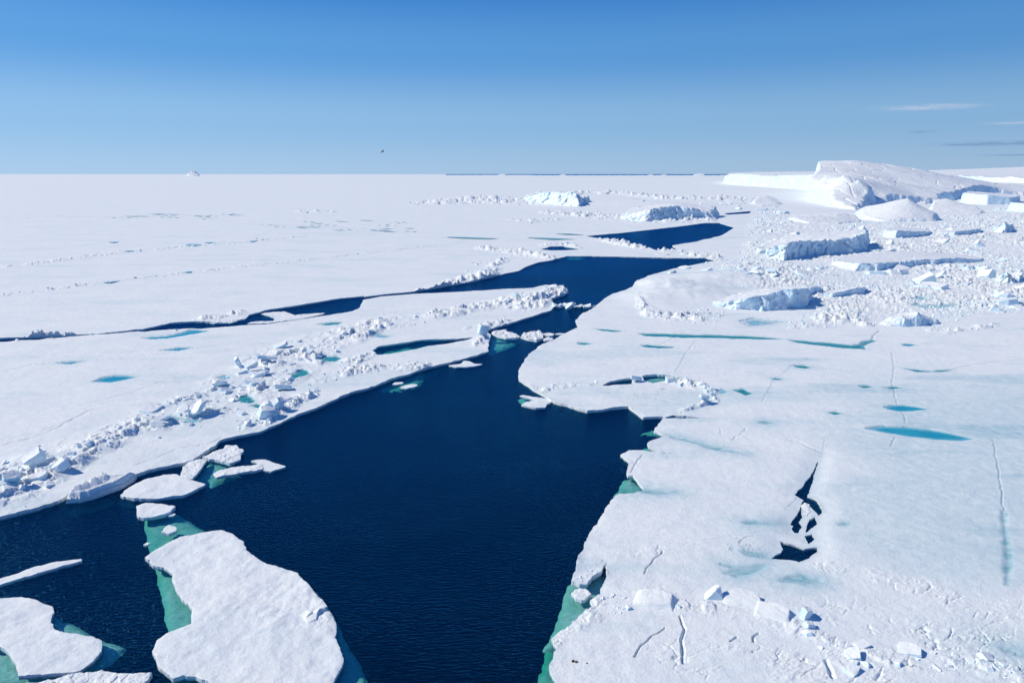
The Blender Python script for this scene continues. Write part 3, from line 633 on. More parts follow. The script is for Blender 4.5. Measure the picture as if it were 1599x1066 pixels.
# water leads
DW = np.full(X.shape, 1e6, np.float32)
for i, (pl, wn) in enumerate(DEEP + [(p_, .22) for p_, _ in POOLS]):
    R_ = 45.0 if i in (3, 4, 5) else 14.0
    d = -lsdf(X, ROWY, W(pl), R_); m = np.abs(d) < R_ - .1
    if i in (6, 7, 8, 11, 12):                     # thin young ice round the open cracks
        k_ = np.exp(-(np.maximum(d[m], 0) / 1.1) ** 2); TOP[m] = TOP[m] * (1 - .70 * k_) + .03 * k_
        WET[m] = np.maximum(WET[m], .45 * np.exp(-(np.maximum(d[m], 0) / .45)))
    x, y = X[m], Y[m]
    d[m] += wn * (1.3 * fbm(x / (wn * 9), y / (wn * 9), 500 + i, 5, .62) + .5 * np.abs(fbm(x / (wn * 2.2), y / (wn * 2.2), 520 + i, 3, .6)))
    d[d >= R_ - .1] = 1e6
    DW = np.minimum(DW, d)
Z = np.maximum(TOP * (1 + near * np.exp(-np.maximum(DW, 0) / .8) * .6 * fbm(X / 2.6, Y / 2.6, 77, 3)), .05)
edge_far = 13000 + 2500 * vnoise(X / 2500, Y / 9000, 9)
openw = (Y > edge_far) & (X / Y > -.095) & (X / Y < .36)
DW[openw] = -1.0
ice = link('sea_ice', clip_mesh('sea_ice', X, Y, Z, DW, M_SNOW, {'wet': np.clip(WET, 0, 1), 'teal': np.clip(TEAL, 0, 1), 'line': np.clip(LINE, 0, 1)}, wall=-.12))
tag(ice, kind='structure')

def ground(u, v):
    r = int(np.clip(np.searchsorted(vrows, v), 0, len(vrows) - 1)); c = int(np.clip(np.searchsorted(ucols, u), 0, len(ucols) - 1))
    return float(Z[r, c]), float(DW[r, c])

# ------------------------------------------------------------------ sea: closed body of water, and the dark floor below it
def build_sea():
    bm = bmesh.new(); rad = [0.0, 15, 30, 60, 120, 300, 800, 2000, 6000, 16000, 40000, 90000]; N = 72
    rings = []
    for r in rad[1:]: rings.append([bm.verts.new((r * math.cos(2 * math.pi * k / N), r * math.sin(2 * math.pi * k / N), 0)) for k in range(N)])
    c = bm.verts.new((0, 0, 0))
    for k in range(N): bm.faces.new((c, rings[0][k], rings[0][(k + 1) % N]))
    for a, b in zip(rings[:-1], rings[1:]):
        for k in range(N): bm.faces.new((a[k], b[k], b[(k + 1) % N], a[(k + 1) % N]))
    low = [bm.verts.new((v.co.x, v.co.y, -25)) for v in rings[-1]]
    for k in range(N): bm.faces.new((rings[-1][k], low[k], low[(k + 1) % N], rings[-1][(k + 1) % N]))
    bm.faces.new(list(reversed(low)))
    me = bpy.data.meshes.new('sea'); bm.to_mesh(me); bm.free(); me.materials.append(M_SEA)
    tag(link('sea', me), kind='structure')
    bm = bmesh.new(); v = [bm.verts.new((95000 * math.cos(2 * math.pi * k / 48), 95000 * math.sin(2 * math.pi * k / 48), -26)) for k in range(48)]
    bm.faces.new(v); me = bpy.data.meshes.new('seabed'); bm.to_mesh(me); bm.free(); me.materials.append(M_BED)
    tag(link('seabed', me), kind='structure')
build_sea()

# ------------------------------------------------------------------ melt ponds lying on the ice
PONDS_LATER = True
# ------------------------------------------------------------------ floes: drifting pieces with snow tops, some with a foot under the water
def patch(px, step, pad, z=0.0):
    a = np.array(px, float); u0, u1 = a[:, 0].min() - pad, a[:, 0].max() + pad; v0, v1 = a[:, 1].min() - pad, a[:, 1].max() + pad
    u, v = np.meshgrid(np.arange(u0, u1, step), np.arange(v0, v1, step)); x, y = unproj(u, v, z); return u, v, x, y

for i, (pl, key, halo) in enumerate(PONDS):
    if key == 't': continue
    P = W(pl); mt = {'b': M_POND, 'g': M_PONDG, 'p': M_PONDP}[key]; dist = P[:, 1].mean(); farp = dist > 190; c = P.mean(0)
    u_, v_, x, y = patch(pl, .35 if np.ptp(np.array(pl)[:, 1]) < 2.5 else .8, 3 if not farp else 1); size = max(np.ptp(P[:, 0]), 1)
    d = sdf(x, y, P); wn = .10 + .014 * size
    dd = d + (wn * 1.3 * fbm(x / (wn * 9), y / (wn * 5), 400 + i, 4, .6) + .04 if not farp else .15 * wn * fbm(x / 3, y / 9, 400 + i, 3))
    if not (dd > 0).any(): continue
    hw_ = max(dd.max(), .15)
    tag(link('melt_pond', clip_mesh('melt_pond', x, y, np.full(x.shape, .50 if farp else .165), dd, mt, {'deep': np.clip(dd / (hw_ * .8), 0, 1)}, origin=(c[0], c[1], 0)), None, (c[0], c[1], 0)), kind='structure')

for i, (pl, dep, soft) in enumerate([(p_, d_, 1) for p_, d_ in LEDGES] + [(p_, d_, 0) for p_, d_ in POOLS]):
    u_, v_, x, y = patch(pl, 1.3 if np.ptp(np.array(pl)[:, 1]) > 30 else .8, 8, -dep); P = W(pl, -dep); wn = .3
    dd = sdf(x, y, P) + wn * 1.2 * fbm(x / 2.2, y / 2.2, 600 + i, 4, .6) + (0 if soft else .9)
    zl = -dep * (.85 + .3 * fbm(x / 2.5, y / 2.5, 640 + i, 3)) - soft * .40 * np.exp(-np.maximum(dd, 0) / .40) - .10 * np.abs(fbm(x / .7, y / .5, 660 + i, 3))
    tag(link('submerged_ice', clip_mesh('submerged_ice', x, y, zl, dd, M_FOOT)), kind='structure')

def floe_top(px, free, seed, rim=0.0, rough=0.0, step=1.0, tilt=(0, 0), extra=None, wn=.14):
    u, v, x, y = patch(px, step, 6 + 2 * step); P = W(px); c = P.mean(0)
    wx = wn * fbm(x / (wn * 6), y / (wn * 6), seed, 4, .6); wy = wn * fbm(x / (wn * 6), y / (wn * 6), seed + 11, 4, .6)
    d = sdf(x + wx, y + wy, P); cell = np.abs(np.gradient(y, axis=0)); wc = np.maximum(.03, cell * .42); d = d + wn * .4 * np.abs(fbm(x / (wn * 2.2), y / (wn * 2.2), seed + 15, 2))
    top = free * (1 + .55 * fbm(x / 2.2, y / 2.2, seed + 3, 4)) + .018 * fbm(x / .5, y / .5, seed + 5, 3) + .012 * fbm(x / 1.6 + y, y / .35, seed + 8, 2)
    top = top + tilt[0] * (x - c[0]) + tilt[1] * (y - c[1])
    if rough:
        h, _ = plates(x / .55, y / .55, seed + 20); h2, _ = plates(x / .24, y / .24, seed + 21); top = top + rough * (h + .4 * h2)
    if rim: top = top + rim * np.exp(-((d - .35) / .28) ** 2)
    if extra is not None: top = top + extra(x, y, u, v, d)
    top = top - .12 * free * np.exp(-np.maximum(d, 0) / .06)
    top = np.maximum(top, .06)
    return x, y, top, c, d

def floe(px, label, free=.32, seed=1, foot=None, fdepth=.62, group='ice floes adrift in the lead', cat='ice floe', mat=None, **kw):
    free = free * .66
    x, y, z, c, d = floe_top(px, free, seed, **kw)
    org = (c[0], c[1], 0)
    me = clip_mesh('snow_top', x, y, z, d, mat or M_FLOE, wall=-.10, origin=org)
    if foot is None:
        o = link('ice_floe', me, None, org); return tag(o, label, cat, group)
    t_ = thing('ice_floe', org, label, cat, group)
    link('snow_top', me, t_)
    u, v, fx, fy = patch(foot, 1.3, 8, -fdepth); F = W(foot, -fdepth); wn = .18
    d = sdf(fx, fy, F) + wn * fbm(fx / 1.6, fy / 1.6, seed + 30, 4, .6)
    z = -fdepth * (1 + .22 * fbm(fx / 2.2, fy / 2.2, seed + 32, 3)) - .40 * np.exp(-np.maximum(d, 0) / .35) - .10 * np.abs(fbm(fx / .7, fy / .5, seed + 33, 3))
    fm_ = clip_mesh('submerged_foot', fx, fy, z, d, M_FOOT, origin=org)
    link('submerged_foot', fm_, t_)
    return t_

BIG = [(227, 874), (246, 860), (264, 850), (283, 841), (315, 835), (345, 830), (362, 836), (379, 849), (386, 864), (416, 884), (463, 898), (484, 920), (507, 946), (517, 962), (526, 977), (524, 1000), (532, 1018), (537, 1036), (528, 1056), (512, 1082), (470, 1105), (400, 1108), (350, 1085), (322, 1067), (305, 1059), (287, 1058), (272, 1063), (258, 1053), (246, 1044), (243, 1030), (239, 1020), (246, 1003), (259, 993), (280, 986), (300, 978), (299, 967), (302, 955), (295, 945), (285, 939), (276, 925), (270, 909), (268, 896), (256, 888), (240, 886), (233, 882), (235, 878)]
BIGFOOT = [(224, 806), (240, 800), (274, 798), (305, 815), (334, 830), (380, 858), (432, 886), (471, 898), (495, 917), (516, 948), (536, 985), (552, 1015), (574, 1058), (588, 1088), (560, 1115), (300, 1115), (268, 1075), (263, 991), (255, 950), (242, 886), (229, 845)]
def big_extra(x, y, u, v, d):
    ex, ey = unproj(500, 962)
    g = np.exp(-((x - ex) / .9) ** 2 - ((y - ey) / .8) ** 2); h, _ = plates(x / .5, y / .5, 77)
    return g * (.10 + .28 * np.maximum(h, 0)) + .10 * np.exp(-((x - ex + 2) / 4) ** 2 - ((y - ey - 1) / 3) ** 2) * fbm(x / .8, y / .8, 78, 3)
floe(BIG, 'largest snow covered floe in the dark water, with a green submerged edge', .36, 101, BIGFOOT, .62, step=.9, extra=big_extra, wn=.10)
floe([(-150, 960), (-80, 937), (0, 937), (34, 935), (55, 940), (75, 948), (84, 952), (86, 958), (80, 968), (81, 976), (87, 984), (94, 991), (110, 993), (128, 995), (145, 997), (160, 1003), (159, 1020), (145, 1036), (124, 1050), (80, 1055), (30, 1058), (27, 1044), (20, 1030), (12, 1020), (0, 1014), (-60, 1005), (-150, 1010)],
     'white floe cut off by the left photo edge, with a green submerged wedge', .34, 131, [(84, 952), (100, 963), (118, 971), (158, 992), (196, 1006), (172, 1030), (130, 1054), (40, 1064), (-40, 1068), (-160, 1050), (-160, 945), (0, 925)], .42, wn=.10)
floe([(86, 1066), (105, 1060), (128, 1054), (145, 1055), (161, 1051), (180, 1056), (195, 1057), (238, 1057.5), (232, 1068), (205, 1085), (120, 1100), (40, 1100), (-20, 1085), (40, 1072)], 'rough topped white floe at the bottom edge of the photo beside the largest floe', .34, 141, rough=.05)
floe([(-130, 948), (0, 905), (30, 896), (56, 887), (90, 880), (128, 874.5), (129.5, 877), (110, 883), (90, 888), (60, 897), (37, 903), (0, 915), (-130, 958)], 'long thin white sliver of ice lying alone on dark water at the far left', .22, 151)
floe([(188, 776), (198, 766), (210, 759), (225, 752), (240, 748), (258, 744), (276, 743), (285, 748), (296, 751), (321, 759), (305, 768), (285, 776), (262, 779), (240, 781), (210, 781)], 'flat white pointed floe between the raised lip slab and the green shelf', .34, 161,
     [(188, 776), (215, 785), (225, 789), (200, 788), (180, 782), (186, 774)], 1.2)
floe([(214, 794), (222, 791), (233, 789), (250, 790), (274, 795), (266, 803), (258, 806), (240, 809), (225, 812), (216, 811)], 'small white floe resting at the tip of the green submerged shelf', .38, 171)
floe([(253, 833), (256, 827), (265, 822), (276, 825), (275, 831), (264, 835)], 'small egg shaped ice chunk standing in the green shallow water behind the largest floe', .28, 181)
floe([(262, 805), (268, 802), (274, 802), (272, 805.5), (264, 806.5)], 'tiny white ice chip at the right corner of the small floe on the green shelf', .12, 185)
floe([(223, 851), (228, 848), (234, 849), (230, 852)], 'tiny white ice crumb floating left of the largest floe tip', .12, 187)
floe([(281, 749), (283, 740), (286, 732), (296, 723), (310, 720), (323, 719), (318, 726), (315, 733), (308, 743), (299, 750), (290, 750)], 'lumpy grey white floe with a rough rounded top, left of the green inlet', .30, 191, rough=.06)
floe([(316, 716), (325, 713), (334, 708), (348, 703), (351, 698), (360, 698), (370, 696), (374, 702), (382, 706), (376, 713), (375, 719), (368, 722), (360, 726), (348, 723), (335, 720), (325, 719)], 'jagged white floe with ragged edges above the green inlet, touching the left ice', .32, 201, rough=.06)
floe([(333, 741), (345, 736), (350, 735), (360, 732), (385, 729), (409, 726), (412, 733), (400, 737), (375, 740), (355, 744), (338, 747)], 'long narrow lumpy floe pointing into the dark water right of the green inlet', .26, 211, [(318, 752), (328, 738), (350, 732), (378, 741), (350, 749), (330, 757)], .6, rough=.04)
floe([(393, 721), (402, 719.5), (413, 719), (430, 724), (446.5, 729.5), (436, 733), (424, 737), (412, 734), (409, 730), (403, 725)], 'small flat wedge shaped floe at the right tip of the narrow lumpy floe', .22, 221)
# tilted slab with a raised lip against the left bank
def lip_extra(x, y, u, v, d):
    front = sstep(0, 7, v - (788 - (u - 106) * .30 - 10)); back = sstep(4, -6, v - (773 - (u - 106) * .30))
    h, _ = plates(x / .5, y / .5, 97)
    return .75 * np.exp(-((d - .45) / .35) ** 2) * sstep(-6, 4, v - (779 - (u - 106) * .31)) + back * (.35 + .25 * h) - .22 * np.exp(-(((v - (776 - (u - 106) * .33)) / 4.0) ** 2))
floe([(105, 785), (107, 776), (110, 769), (124, 761), (142, 756), (161, 750), (185, 747), (210, 741), (214, 747), (207, 753), (188, 764), (168, 771), (146, 779), (125, 784)], 'tilted ice slab with a raised blue white lip, jammed against the left bank', .42, 231,
     [(90, 785), (110, 785), (170, 772), (178, 780), (165, 787), (140, 795), (115, 803), (100, 798)], 1.25, cat='ice slab', group=None, extra=lip_extra, wn=.08)
# slivers and plates farther along the lead
floe([(700, 571), (710, 570), (721, 568), (724, 564.5), (732, 565), (742, 569), (754, 569), (740, 573), (729, 574), (712, 574)], 'thin white arrow shaped plate floating close to the left bank, short of the narrows', .2, 241)
floe([(613, 600), (617, 597.5), (628, 597), (630, 599), (620, 601)], 'smaller of two white slivers on the green water under the left bank', .14, 247)
floe([(625, 606), (632, 602.5), (645, 600.5), (653, 602), (648, 605), (634, 607.5)], 'larger of two white slivers on the green water under the left bank', .16, 251)
floe([(812, 619), (818, 618), (835, 621), (850, 623), (862, 627), (858, 631), (845, 628), (830, 624)], 'narrow white sliver pointing away from the rubble rimmed plate on the right bank', .22, 257, [(808, 620), (822, 619), (840, 624), (836, 630), (822, 632), (811, 627)], .55)
floe([(814, 633.5), (822, 629), (833, 626.5), (845, 627), (857, 628.5), (854, 633), (850, 638), (838, 638.5), (828, 637)], 'small pointed white plate just below the narrow sliver off the right bank', .26, 261)
floe([(767, 521), (775, 518), (790, 516), (793, 520), (803, 521), (812, 527), (806, 530.5), (790, 530), (778, 527)], 'knobbly white floe at the left end of the row across the narrows', .3, 267, step=.6, rough=.12)
floe([(813, 528), (818, 523), (830, 520), (842, 520), (849, 524), (847, 531), (838, 534), (826, 532)], 'thick white knobbly floe in the middle of the row across the narrows', .5, 271, step=.6, rough=.18)
floe([(848, 522), (858, 521), (866, 523), (862, 526), (852, 526)], 'small white plate behind the thick knobbly floe in the narrows', .25, 277, step=.6, rough=.08)
floe([(848, 530), (856, 527.5), (865, 529), (860, 532.5), (850, 533)], 'small white plate in front of the right end of the floes in the narrows', .22, 281, step=.6, rough=.08)
floe([(866, 522), (874, 520.6), (884, 521.5), (875, 523)], 'thin white sliver joining the floes in the narrows to the right bank', .16, 283, step=.6)
floe([(385, 506.5), (392, 504.5), (400, 503), (415, 502.5), (427, 502), (430, 498), (420, 494), (408, 490.5), (425, 488.5), (443, 487.5), (452, 490), (460, 493.5), (475, 491.5), (490, 490.5), (510, 490), (498, 493), (482, 496.5), (468, 499), (454, 501), (436, 503.5), (417, 506)], 'pale flat hooked floe lying in the narrow blue lead on the left', .26, 287, step=.7, rough=.05)
floe([(318, 503), (325, 498), (345, 495), (365, 493.5), (385, 493), (378, 500), (360, 505.5), (335, 506)], 'pale blue white floe along the far bank of the narrow left lead', .3, 293, step=.7, rough=.10)
floe([(893, 929), (897, 923), (905, 921), (914, 923), (923, 931), (917, 937), (908, 940.5), (898, 937)], 'rounded white ice chunk in the green notch of the right bank', .4, 299, rough=.04)
floe([(1250, 790), (1256, 786.5), (1264, 789), (1262, 793), (1266, 799), (1258, 806), (1250, 803), (1254, 797)], 'white slush lump lying in the dark crack of the right ice', .2, 303, rough=.05, group=None)
floe([(1021, 398), (1034, 394.5), (1050, 394), (1060, 397), (1040, 399.5)], 'small white floe in the bottom of the far blue pool', .5, 307, step=.5, rough=.2)

# ------------------------------------------------------------------ ice blocks
def block_mesh(seed, sx, sy, sz, mat, cuts=7, name='ice_block'):
    r = np.random.RandomState(seed); bm = bmesh.new(); bmesh.ops.create_cube(bm, size=1.0)
    for v in bm.verts: v.co = Vector((v.co.x * sx * (1 + .3 * (r.rand() - .5)), v.co.y * sy * (1 + .3 * (r.rand() - .5)), v.co.z * sz * (1 + .3 * (r.rand() - .5))))
    for k in range(cuts):
        nrm = Vector(r.normal(size=3)); nrm.normalize(); ext = abs(nrm.x) * sx + abs(nrm.y) * sy + abs(nrm.z) * sz
        co = nrm * ext * (.30 + .14 * r.rand())
        g = bmesh.ops.bisect_plane(bm, geom=bm.verts[:] + bm.edges[:] + bm.faces[:], plane_co=co, plane_no=nrm, clear_outer=True)
        e = [x for x in g['geom_cut'] if isinstance(x, bmesh.types.BMEdge)]
        if e: bmesh.ops.contextual_create(bm, geom=e)
    bmesh.ops.bevel(bm, geom=bm.edges[:], offset=.05 * min(sx, sy, sz) + .012, segments=1, affect='EDGES', clamp_overlap=True)
    if max(sx, sy, sz) > 0.3:
        bmesh.ops.triangulate(bm, faces=bm.faces[:]); bmesh.ops.subdivide_edges(bm, edges=[e for e in bm.edges if e.calc_length() > .22 * max(sx, sy, sz)], cuts=2, use_grid_fill=True)
        co = np.array([v.co[:] for v in bm.verts]); k_ = 2.6 / max(sx, sy, sz); am = .075 * min(sx, sy, sz) ** .5 * max(sx, sy, sz) ** .5
        nz_ = np.stack([fbm3(co[:, 0] * k_ + 9 * j, co[:, 1] * k_, co[:, 2] * k_, seed + j, 3, .6) for j in range(3)], 1)
        for v, q in zip(bm.verts, nz_): v.co += Vector(q) * am
    bmesh.ops.recalc_face_normals(bm, faces=bm.faces[:])
    me = bpy.data.meshes.new(name); bm.to_mesh(me); bm.free(); me.materials.append(mat); return me
CHUNKS = [block_mesh(s, 1, .65 + .3 * ((s * 37) % 10) / 10, .45 + .35 * ((s * 53) % 10) / 10, M_BLOCK) for s in range(1, 13)]
PLATES = [block_mesh(50 + s, 1, .75, .16 + .02 * s, M_BLOCK, 4) for s in range(6)]
rb = np.random.RandomState(42)
def drop_block(u, v, size, label, group, tilt=.35, flat=.35, sink=.15, cat='ice block', z=None):
    me = PLATES[rb.randint(len(PLATES))] if rb.rand() < flat else CHUNKS[rb.randint(len(CHUNKS))]
    x, y = unproj(u, v); g = ground(u, v)[0] if z is None else z
    o = link('ice_slab' if cat == 'ice slab' else 'ice_block', me, None, (float(x), float(y), g + size * (.22 - sink)))
    o.scale = (size * (.8 + .4 * rb.rand()), size * (.8 + .4 * rb.rand()), size * (.8 + .4 * rb.rand()))
    o.rotation_euler = (rb.normal() * tilt, rb.normal() * tilt, rb.rand() * 6.28)
    return tag(o, label, cat, group)
def belt_blocks(st, n, smin, smax, label, group, minw=.15, **kw):
    a = np.array(st, float); k = 0; tries = 0
    while k < n and tries < n * 20:
        tries += 1
        u = a[0, 0] + rb.rand() * (a[-1, 0] - a[0, 0]); hw = np.interp(u, a[:, 0], a[:, 2])
        if rb.rand() > hw / a[:, 2].max(): continue
        v = np.interp(u, a[:, 0], a[:, 1]) + hw * np.clip(rb.normal() * .45, -1, 1)
        z, d = ground(u, v)
        if d < minw: continue
        drop_block(u, v, smin + (smax - smin) * rb.rand() ** 2.2, label, group, **kw); k += 1
belt_blocks([(0, 766, 38), (60, 745, 40), (110, 720, 24), (150, 700, 16)], 36, .3, 1.1, 'blue shadowed ice block in the tumbled pile at the far left bank', 'ice blocks of the pile at the far left')
belt_blocks([(150, 695, 20), (220, 668, 24), (280, 645, 28), (340, 625, 30)], 26, .25, .8, 'small broken ice block in the low rubble belt left of the standing slab', 'ice blocks of the low rubble belt on the left')
belt_blocks([(340, 620, 40), (400, 595, 48), (440, 575, 46), (490, 555, 36)], 42, .35, 1.5, 'broken ice block among the small green ponds on the left ice', 'ice blocks among the left green ponds')
def drift_slabs(st, n, smin, smax, label, group):
    belt_blocks(st, n, smin, smax, label, group, tilt=.22, flat=1.0, sink=.20, cat='ice slab')
drift_slabs([(230, 655, 20), (300, 635, 30), (380, 600, 44), (450, 570, 40), (520, 540, 22)], 26, 1.2, 2.8, 'flat tilted ice plate half buried in the rubble belt on the left ice', 'flat tilted plates of the left belt')
drift_slabs([(1010, 425, 8), (1100, 425, 12), (1200, 435, 14), (1300, 425, 10)], 18, 2.0, 5.0, 'snow topped ice plate on the rise between the far lead and the nearest tilted iceberg', 'plates on the snow rise')
drift_slabs([(1170, 360, 14), (1300, 375, 40), (1450, 420, 60), (1599, 420, 70)], 40, 2.0, 7.0, 'snow topped ice plate among the brash on the right hand ice field', 'plates in the right hand brash field')
drift_slabs([(930, 312, 6), (1050, 315, 6), (1150, 325, 12), (1240, 325, 8)], 16, 4.0, 11.0, 'rough ice plate in the far jumble left of the giant dome', 'plates of the far jumble')
belt_blocks([(1180, 350, 14), (1350, 385, 45), (1500, 420, 65), (1599, 420, 70)], 40, 1.5, 5.0, 'angular ice block rising from the right hand brash field', 'blocks in the right hand brash field', flat=.1, tilt=.5, sink=.2)
belt_blocks([(372, 672, 6), (395, 662, 12), (420, 655, 12), (450, 635, 12)], 18, .4, 1.5, 'ice block piled on the very edge of the left bank above dark water', 'ice blocks piled at the left water edge')
belt_blocks([(480, 560, 30), (540, 530, 20), (600, 508, 12), (700, 492, 9)], 22, .4, 1.5, 'ice block in the thinning rubble belt beyond the green ponds', 'ice blocks of the thinning left belt')
belt_blocks([(780, 478, 8), (830, 470, 16), (860, 462, 16), (885, 456, 6)], 24, .6, 1.9, 'ice block heaped on the left cape of the narrows', 'ice blocks heaped on the cape')
belt_blocks([(893, 905, 14), (930, 940, 24), (970, 945, 20), (1030, 940, 16), (1060, 950, 8)], 26, .15, .55, 'small white ice lump in the rubble behind the cracked foreground plate', 'ice lumps behind the foreground plate', flat=.2, sink=.32)
belt_blocks([(1240, 985, 14), (1300, 1020, 20), (1380, 1035, 18), (1480, 1042, 18), (1599, 1055, 20)], 30, .18, .7, 'ice block in the foreground belt at the lower right', 'ice blocks of the lower right belt', flat=.4, sink=.30)
belt_blocks([(1060, 602, 4), (1090, 607, 6), (1115, 620, 8)], 14, .3, .9, 'ice lump in the curved rubble rim of the right hand plate', 'ice lumps of the plate rim')
for k in range(16):
    u = 864 + 64 * (k + .5 * rb.rand()) / 16; v = 481 + 3.0 * rb.normal() * .5 - 1.5 * (k % 2)
    drop_block(u, v, .8 + 1.3 * rb.rand() ** 2, 'ice block in the floating chain that nearly closes the narrows', 'floating ice blocks across the narrows', z=.0, sink=-.05)

def slab(u, v, size, rot, label, mat=M_BLOCK, seed=1, cuts=3, z=None, cat='ice slab', name='ice_slab', lift=.5):
    """one big block of its own shape; size (m) along its own axes, rot in degrees"""
    x, y = unproj(u, v); g = ground(u, v)[0] if z is None else z
    me = block_mesh(seed, *size, mat, cuts, name)
    o = link(name, me, None, (float(x), float(y), g)); o.rotation_euler = tuple(math.radians(a) for a in rot)
    R = Euler(o.rotation_euler).to_matrix(); low = min((R @ q.co).z for q in me.vertices); hi = max((R @ q.co).z for q in me.vertices)
    o.location.z = g - low - (hi - low) * (1 - lift) * .5
    return tag(o, label, cat)
slab(312, 652, (1.5, 2.1, .55), (38, -22, -25), 'tilted rectangular slab standing up from the rubble with a long blue shadow', seed=301, cuts=2, lift=.8)
slab(288, 650, (1.3, 1.6, .5), (25, -15, 30), 'blue shaded slab leaning on the left of the standing slab', seed=302)
slab(57, 734, (1.7, 1.3, 1.1), (18, -28, 35), 'sharp wedge of ice, the highest point of the pile at the far left', seed=303, cuts=4, lift=.8)
slab(97, 743, (1.4, 1.1, .8), (-10, -22, 60), 'large block with a blue right face, right of the sharp wedge in the far left pile', seed=304, lift=.8)
slab(62, 755, (1.5, 1.0, .6), (12, -10, 15), 'flat topped block below the sharp wedge in the far left pile', seed=305)
slab(24, 768, (1.5, .9, .8), (30, 8, 40), 'bright cyan blue ice block at the lower left of the far left pile', mat=M_BLUE, seed=306, lift=.7)
slab(418, 655, (2.2, 1.6, 1.4), (10, 12, 20), 'massive blue shaded boulder of ice on the lip of the left bank', seed=307, cuts=8, lift=.8)
slab(436, 645, (1.2, .9, 1.7), (12, 18, 50), 'upright ice block right of the massive boulder on the left lip', seed=308, cuts=5, lift=.8)
slab(345, 606, (2.0, 1.2, .5), (-18, -10, 15), 'blue fronted slab lying between the standing slab and the ponds', seed=309)
slab(420, 572, (2.8, 1.5, .55), (-14, 6, 8), 'long flat slab with a blue underside, behind the triangular green pond', seed=310, lift=.8)
slab(393, 578, (2.0, 1.5, .7), (10, -20, 40), 'tipped slab left of the long flat slab', seed=311, lift=.8)
slab(372, 575, (.6, 1.2, 1.6), (8, -20, 20), 'thin upright blade of ice left of the tipped slabs', seed=312, lift=.9)
slab(443, 611, (2.2, 1.1, .6), (-20, 5, 10), 'dark blue fronted slab right of the teal pond on the left ice', seed=313, lift=.8)
slab(400, 607, (2.4, 1.2, .6), (16, 10, -10), 'white angular slab just behind the teal pond on the left ice', seed=314, lift=.8)
slab(440, 545, (2.4, 1.4, .4), (10, -18, 25), 'blue tinted tipped plate at the back of the left rubble', mat=M_BLUE, seed=315, lift=.8)
slab(755, 531, (1.9, 1.4, 1.7), (8, 10, 20), 'big white block at the end of the tongue beside the narrows', seed=316, cuts=8, lift=.9)
def hull(name, pts, mat, u, v, yaw, label, sc=1.0, sink=.1, cat='ice block'):
    bm = bmesh.new()
    for p in pts: bm.verts.new(Vector(p) * sc)
    r = bmesh.ops.convex_hull(bm, input=bm.verts[:]); bmesh.ops.delete(bm, geom=[g for g in r['geom_interior'] if isinstance(g, bmesh.types.BMVert)], context='VERTS')
    bmesh.ops.bevel(bm, geom=bm.edges[:], offset=.05 * sc, segments=1, affect='EDGES', clamp_overlap=True)
    bmesh.ops.triangulate(bm, faces=bm.faces[:]); bmesh.ops.subdivide_edges(bm, edges=[e for e in bm.edges if e.calc_length() > .3], cuts=3, use_grid_fill=True)
    co = np.array([v.co[:] for v in bm.verts]); nz_ = np.stack([fbm3(co[:, 0] * 2 + 9 * j + u, co[:, 1] * 2, co[:, 2] * 2, 7 + j, 3, .6) for j in range(3)], 1)
    for q_, d_ in zip(bm.verts, nz_): q_.co += Vector(d_) * .07
    bmesh.ops.recalc_face_normals(bm, faces=bm.faces[:])
    me = bpy.data.meshes.new(name); bm.to_mesh(me); bm.free(); me.materials.append(mat); x, y = unproj(u, v)
    o = link(name, me, None, (float(x), float(y), ground(u, v)[0] - sink)); o.rotation_euler = (0, 0, math.radians(yaw)); return tag(o, label, cat)
hull('ice_block', [(-.75, -.35, 0), (.62, -.5, 0), (.66, .45, 0), (-.5, .5, 0), (.1, -.25, .85), (.48, -.1, 1.02), (.5, .2, .98), (.25, .25, .9)], M_BLOCK, 1112, 936, 5, 'sharp white pyramid block with a dark blue shadow in the foreground', 1.05)
hull('ice_slab', [(-1.5, -.5, 0), (1.25, -1.1, 0), (1.35, .6, .0), (-.9, 1.2, .0), (-1.15, .75, .42), (.2, 1.0, .62), (1.28, .4, .60), (1.2, -.9, .30), (-1.1, -.4, .15)], M_FLOE, 1158, 944, 0, 'tilted white slab right of the sharp pyramid block', 1.0, .1, 'ice slab')
hull('ice_slab', [(-1.4, -.6, 0), (.9, -1.3, 0), (1.3, .2, .0), (-.8, 1.1, .0), (-.9, .8, .45), (.9, .5, .52), (1.2, .1, .48), (.8, -1.0, .18), (-1.2, -.4, .12)], M_FLOE, 1205, 962, -12, 'smaller tilted slab at the right end of the three foreground slabs', .95, .1, 'ice slab')
hull('ice_slab', [(-1.7, -.5, 0), (1.2, -1.2, 0), (1.9, .1, .0), (-.9, 1.4, .0), (-.7, .9, .42), (.5, .8, .60), (1.35, .15, .58), (1.0, -.8, .42), (-.9, -.4, .30)], M_FLOE, 1020, 944, 0, 'broad domed slab with a curved crack in the foreground rubble', 1.0, .1, 'ice slab')
slab(1257, 968, (.75, .55, .8), (10, 12, 30), 'upright rounded block with a blue gap at its right, lower right of the foreground', seed=325, cuts=7, lift=.6)
slab(1263, 985, (.7, .5, .4), (12, 12, 10), 'small cube like block below the upright rounded block', seed=326, cuts=6, lift=.5)
slab(1330, 1030, (1.0, .8, .3), (14, -16, -20), 'grey sided tilted block in the lower right belt', seed=327, lift=.45)
slab(1344, 1013, (.9, .7, .22), (10, -10, 20), 'white flat block above the grey sided block', seed=328, lift=.4)
slab(1420, 1022, (1.3, 1.0, .25), (9, -9, -30), 'broad tilted slab midway along the lower right belt', seed=329, lift=.4)
slab(1330, 1054, (.9, .7, .25), (10, -12, 30), 'white tilted slab at the bottom edge of the photo', seed=330, lift=.4)
slab(1540, 1032, (.9, .7, .35), (14, 14, 10), 'small tilted slab near the right end of the foreground belt', seed=331, lift=.4)
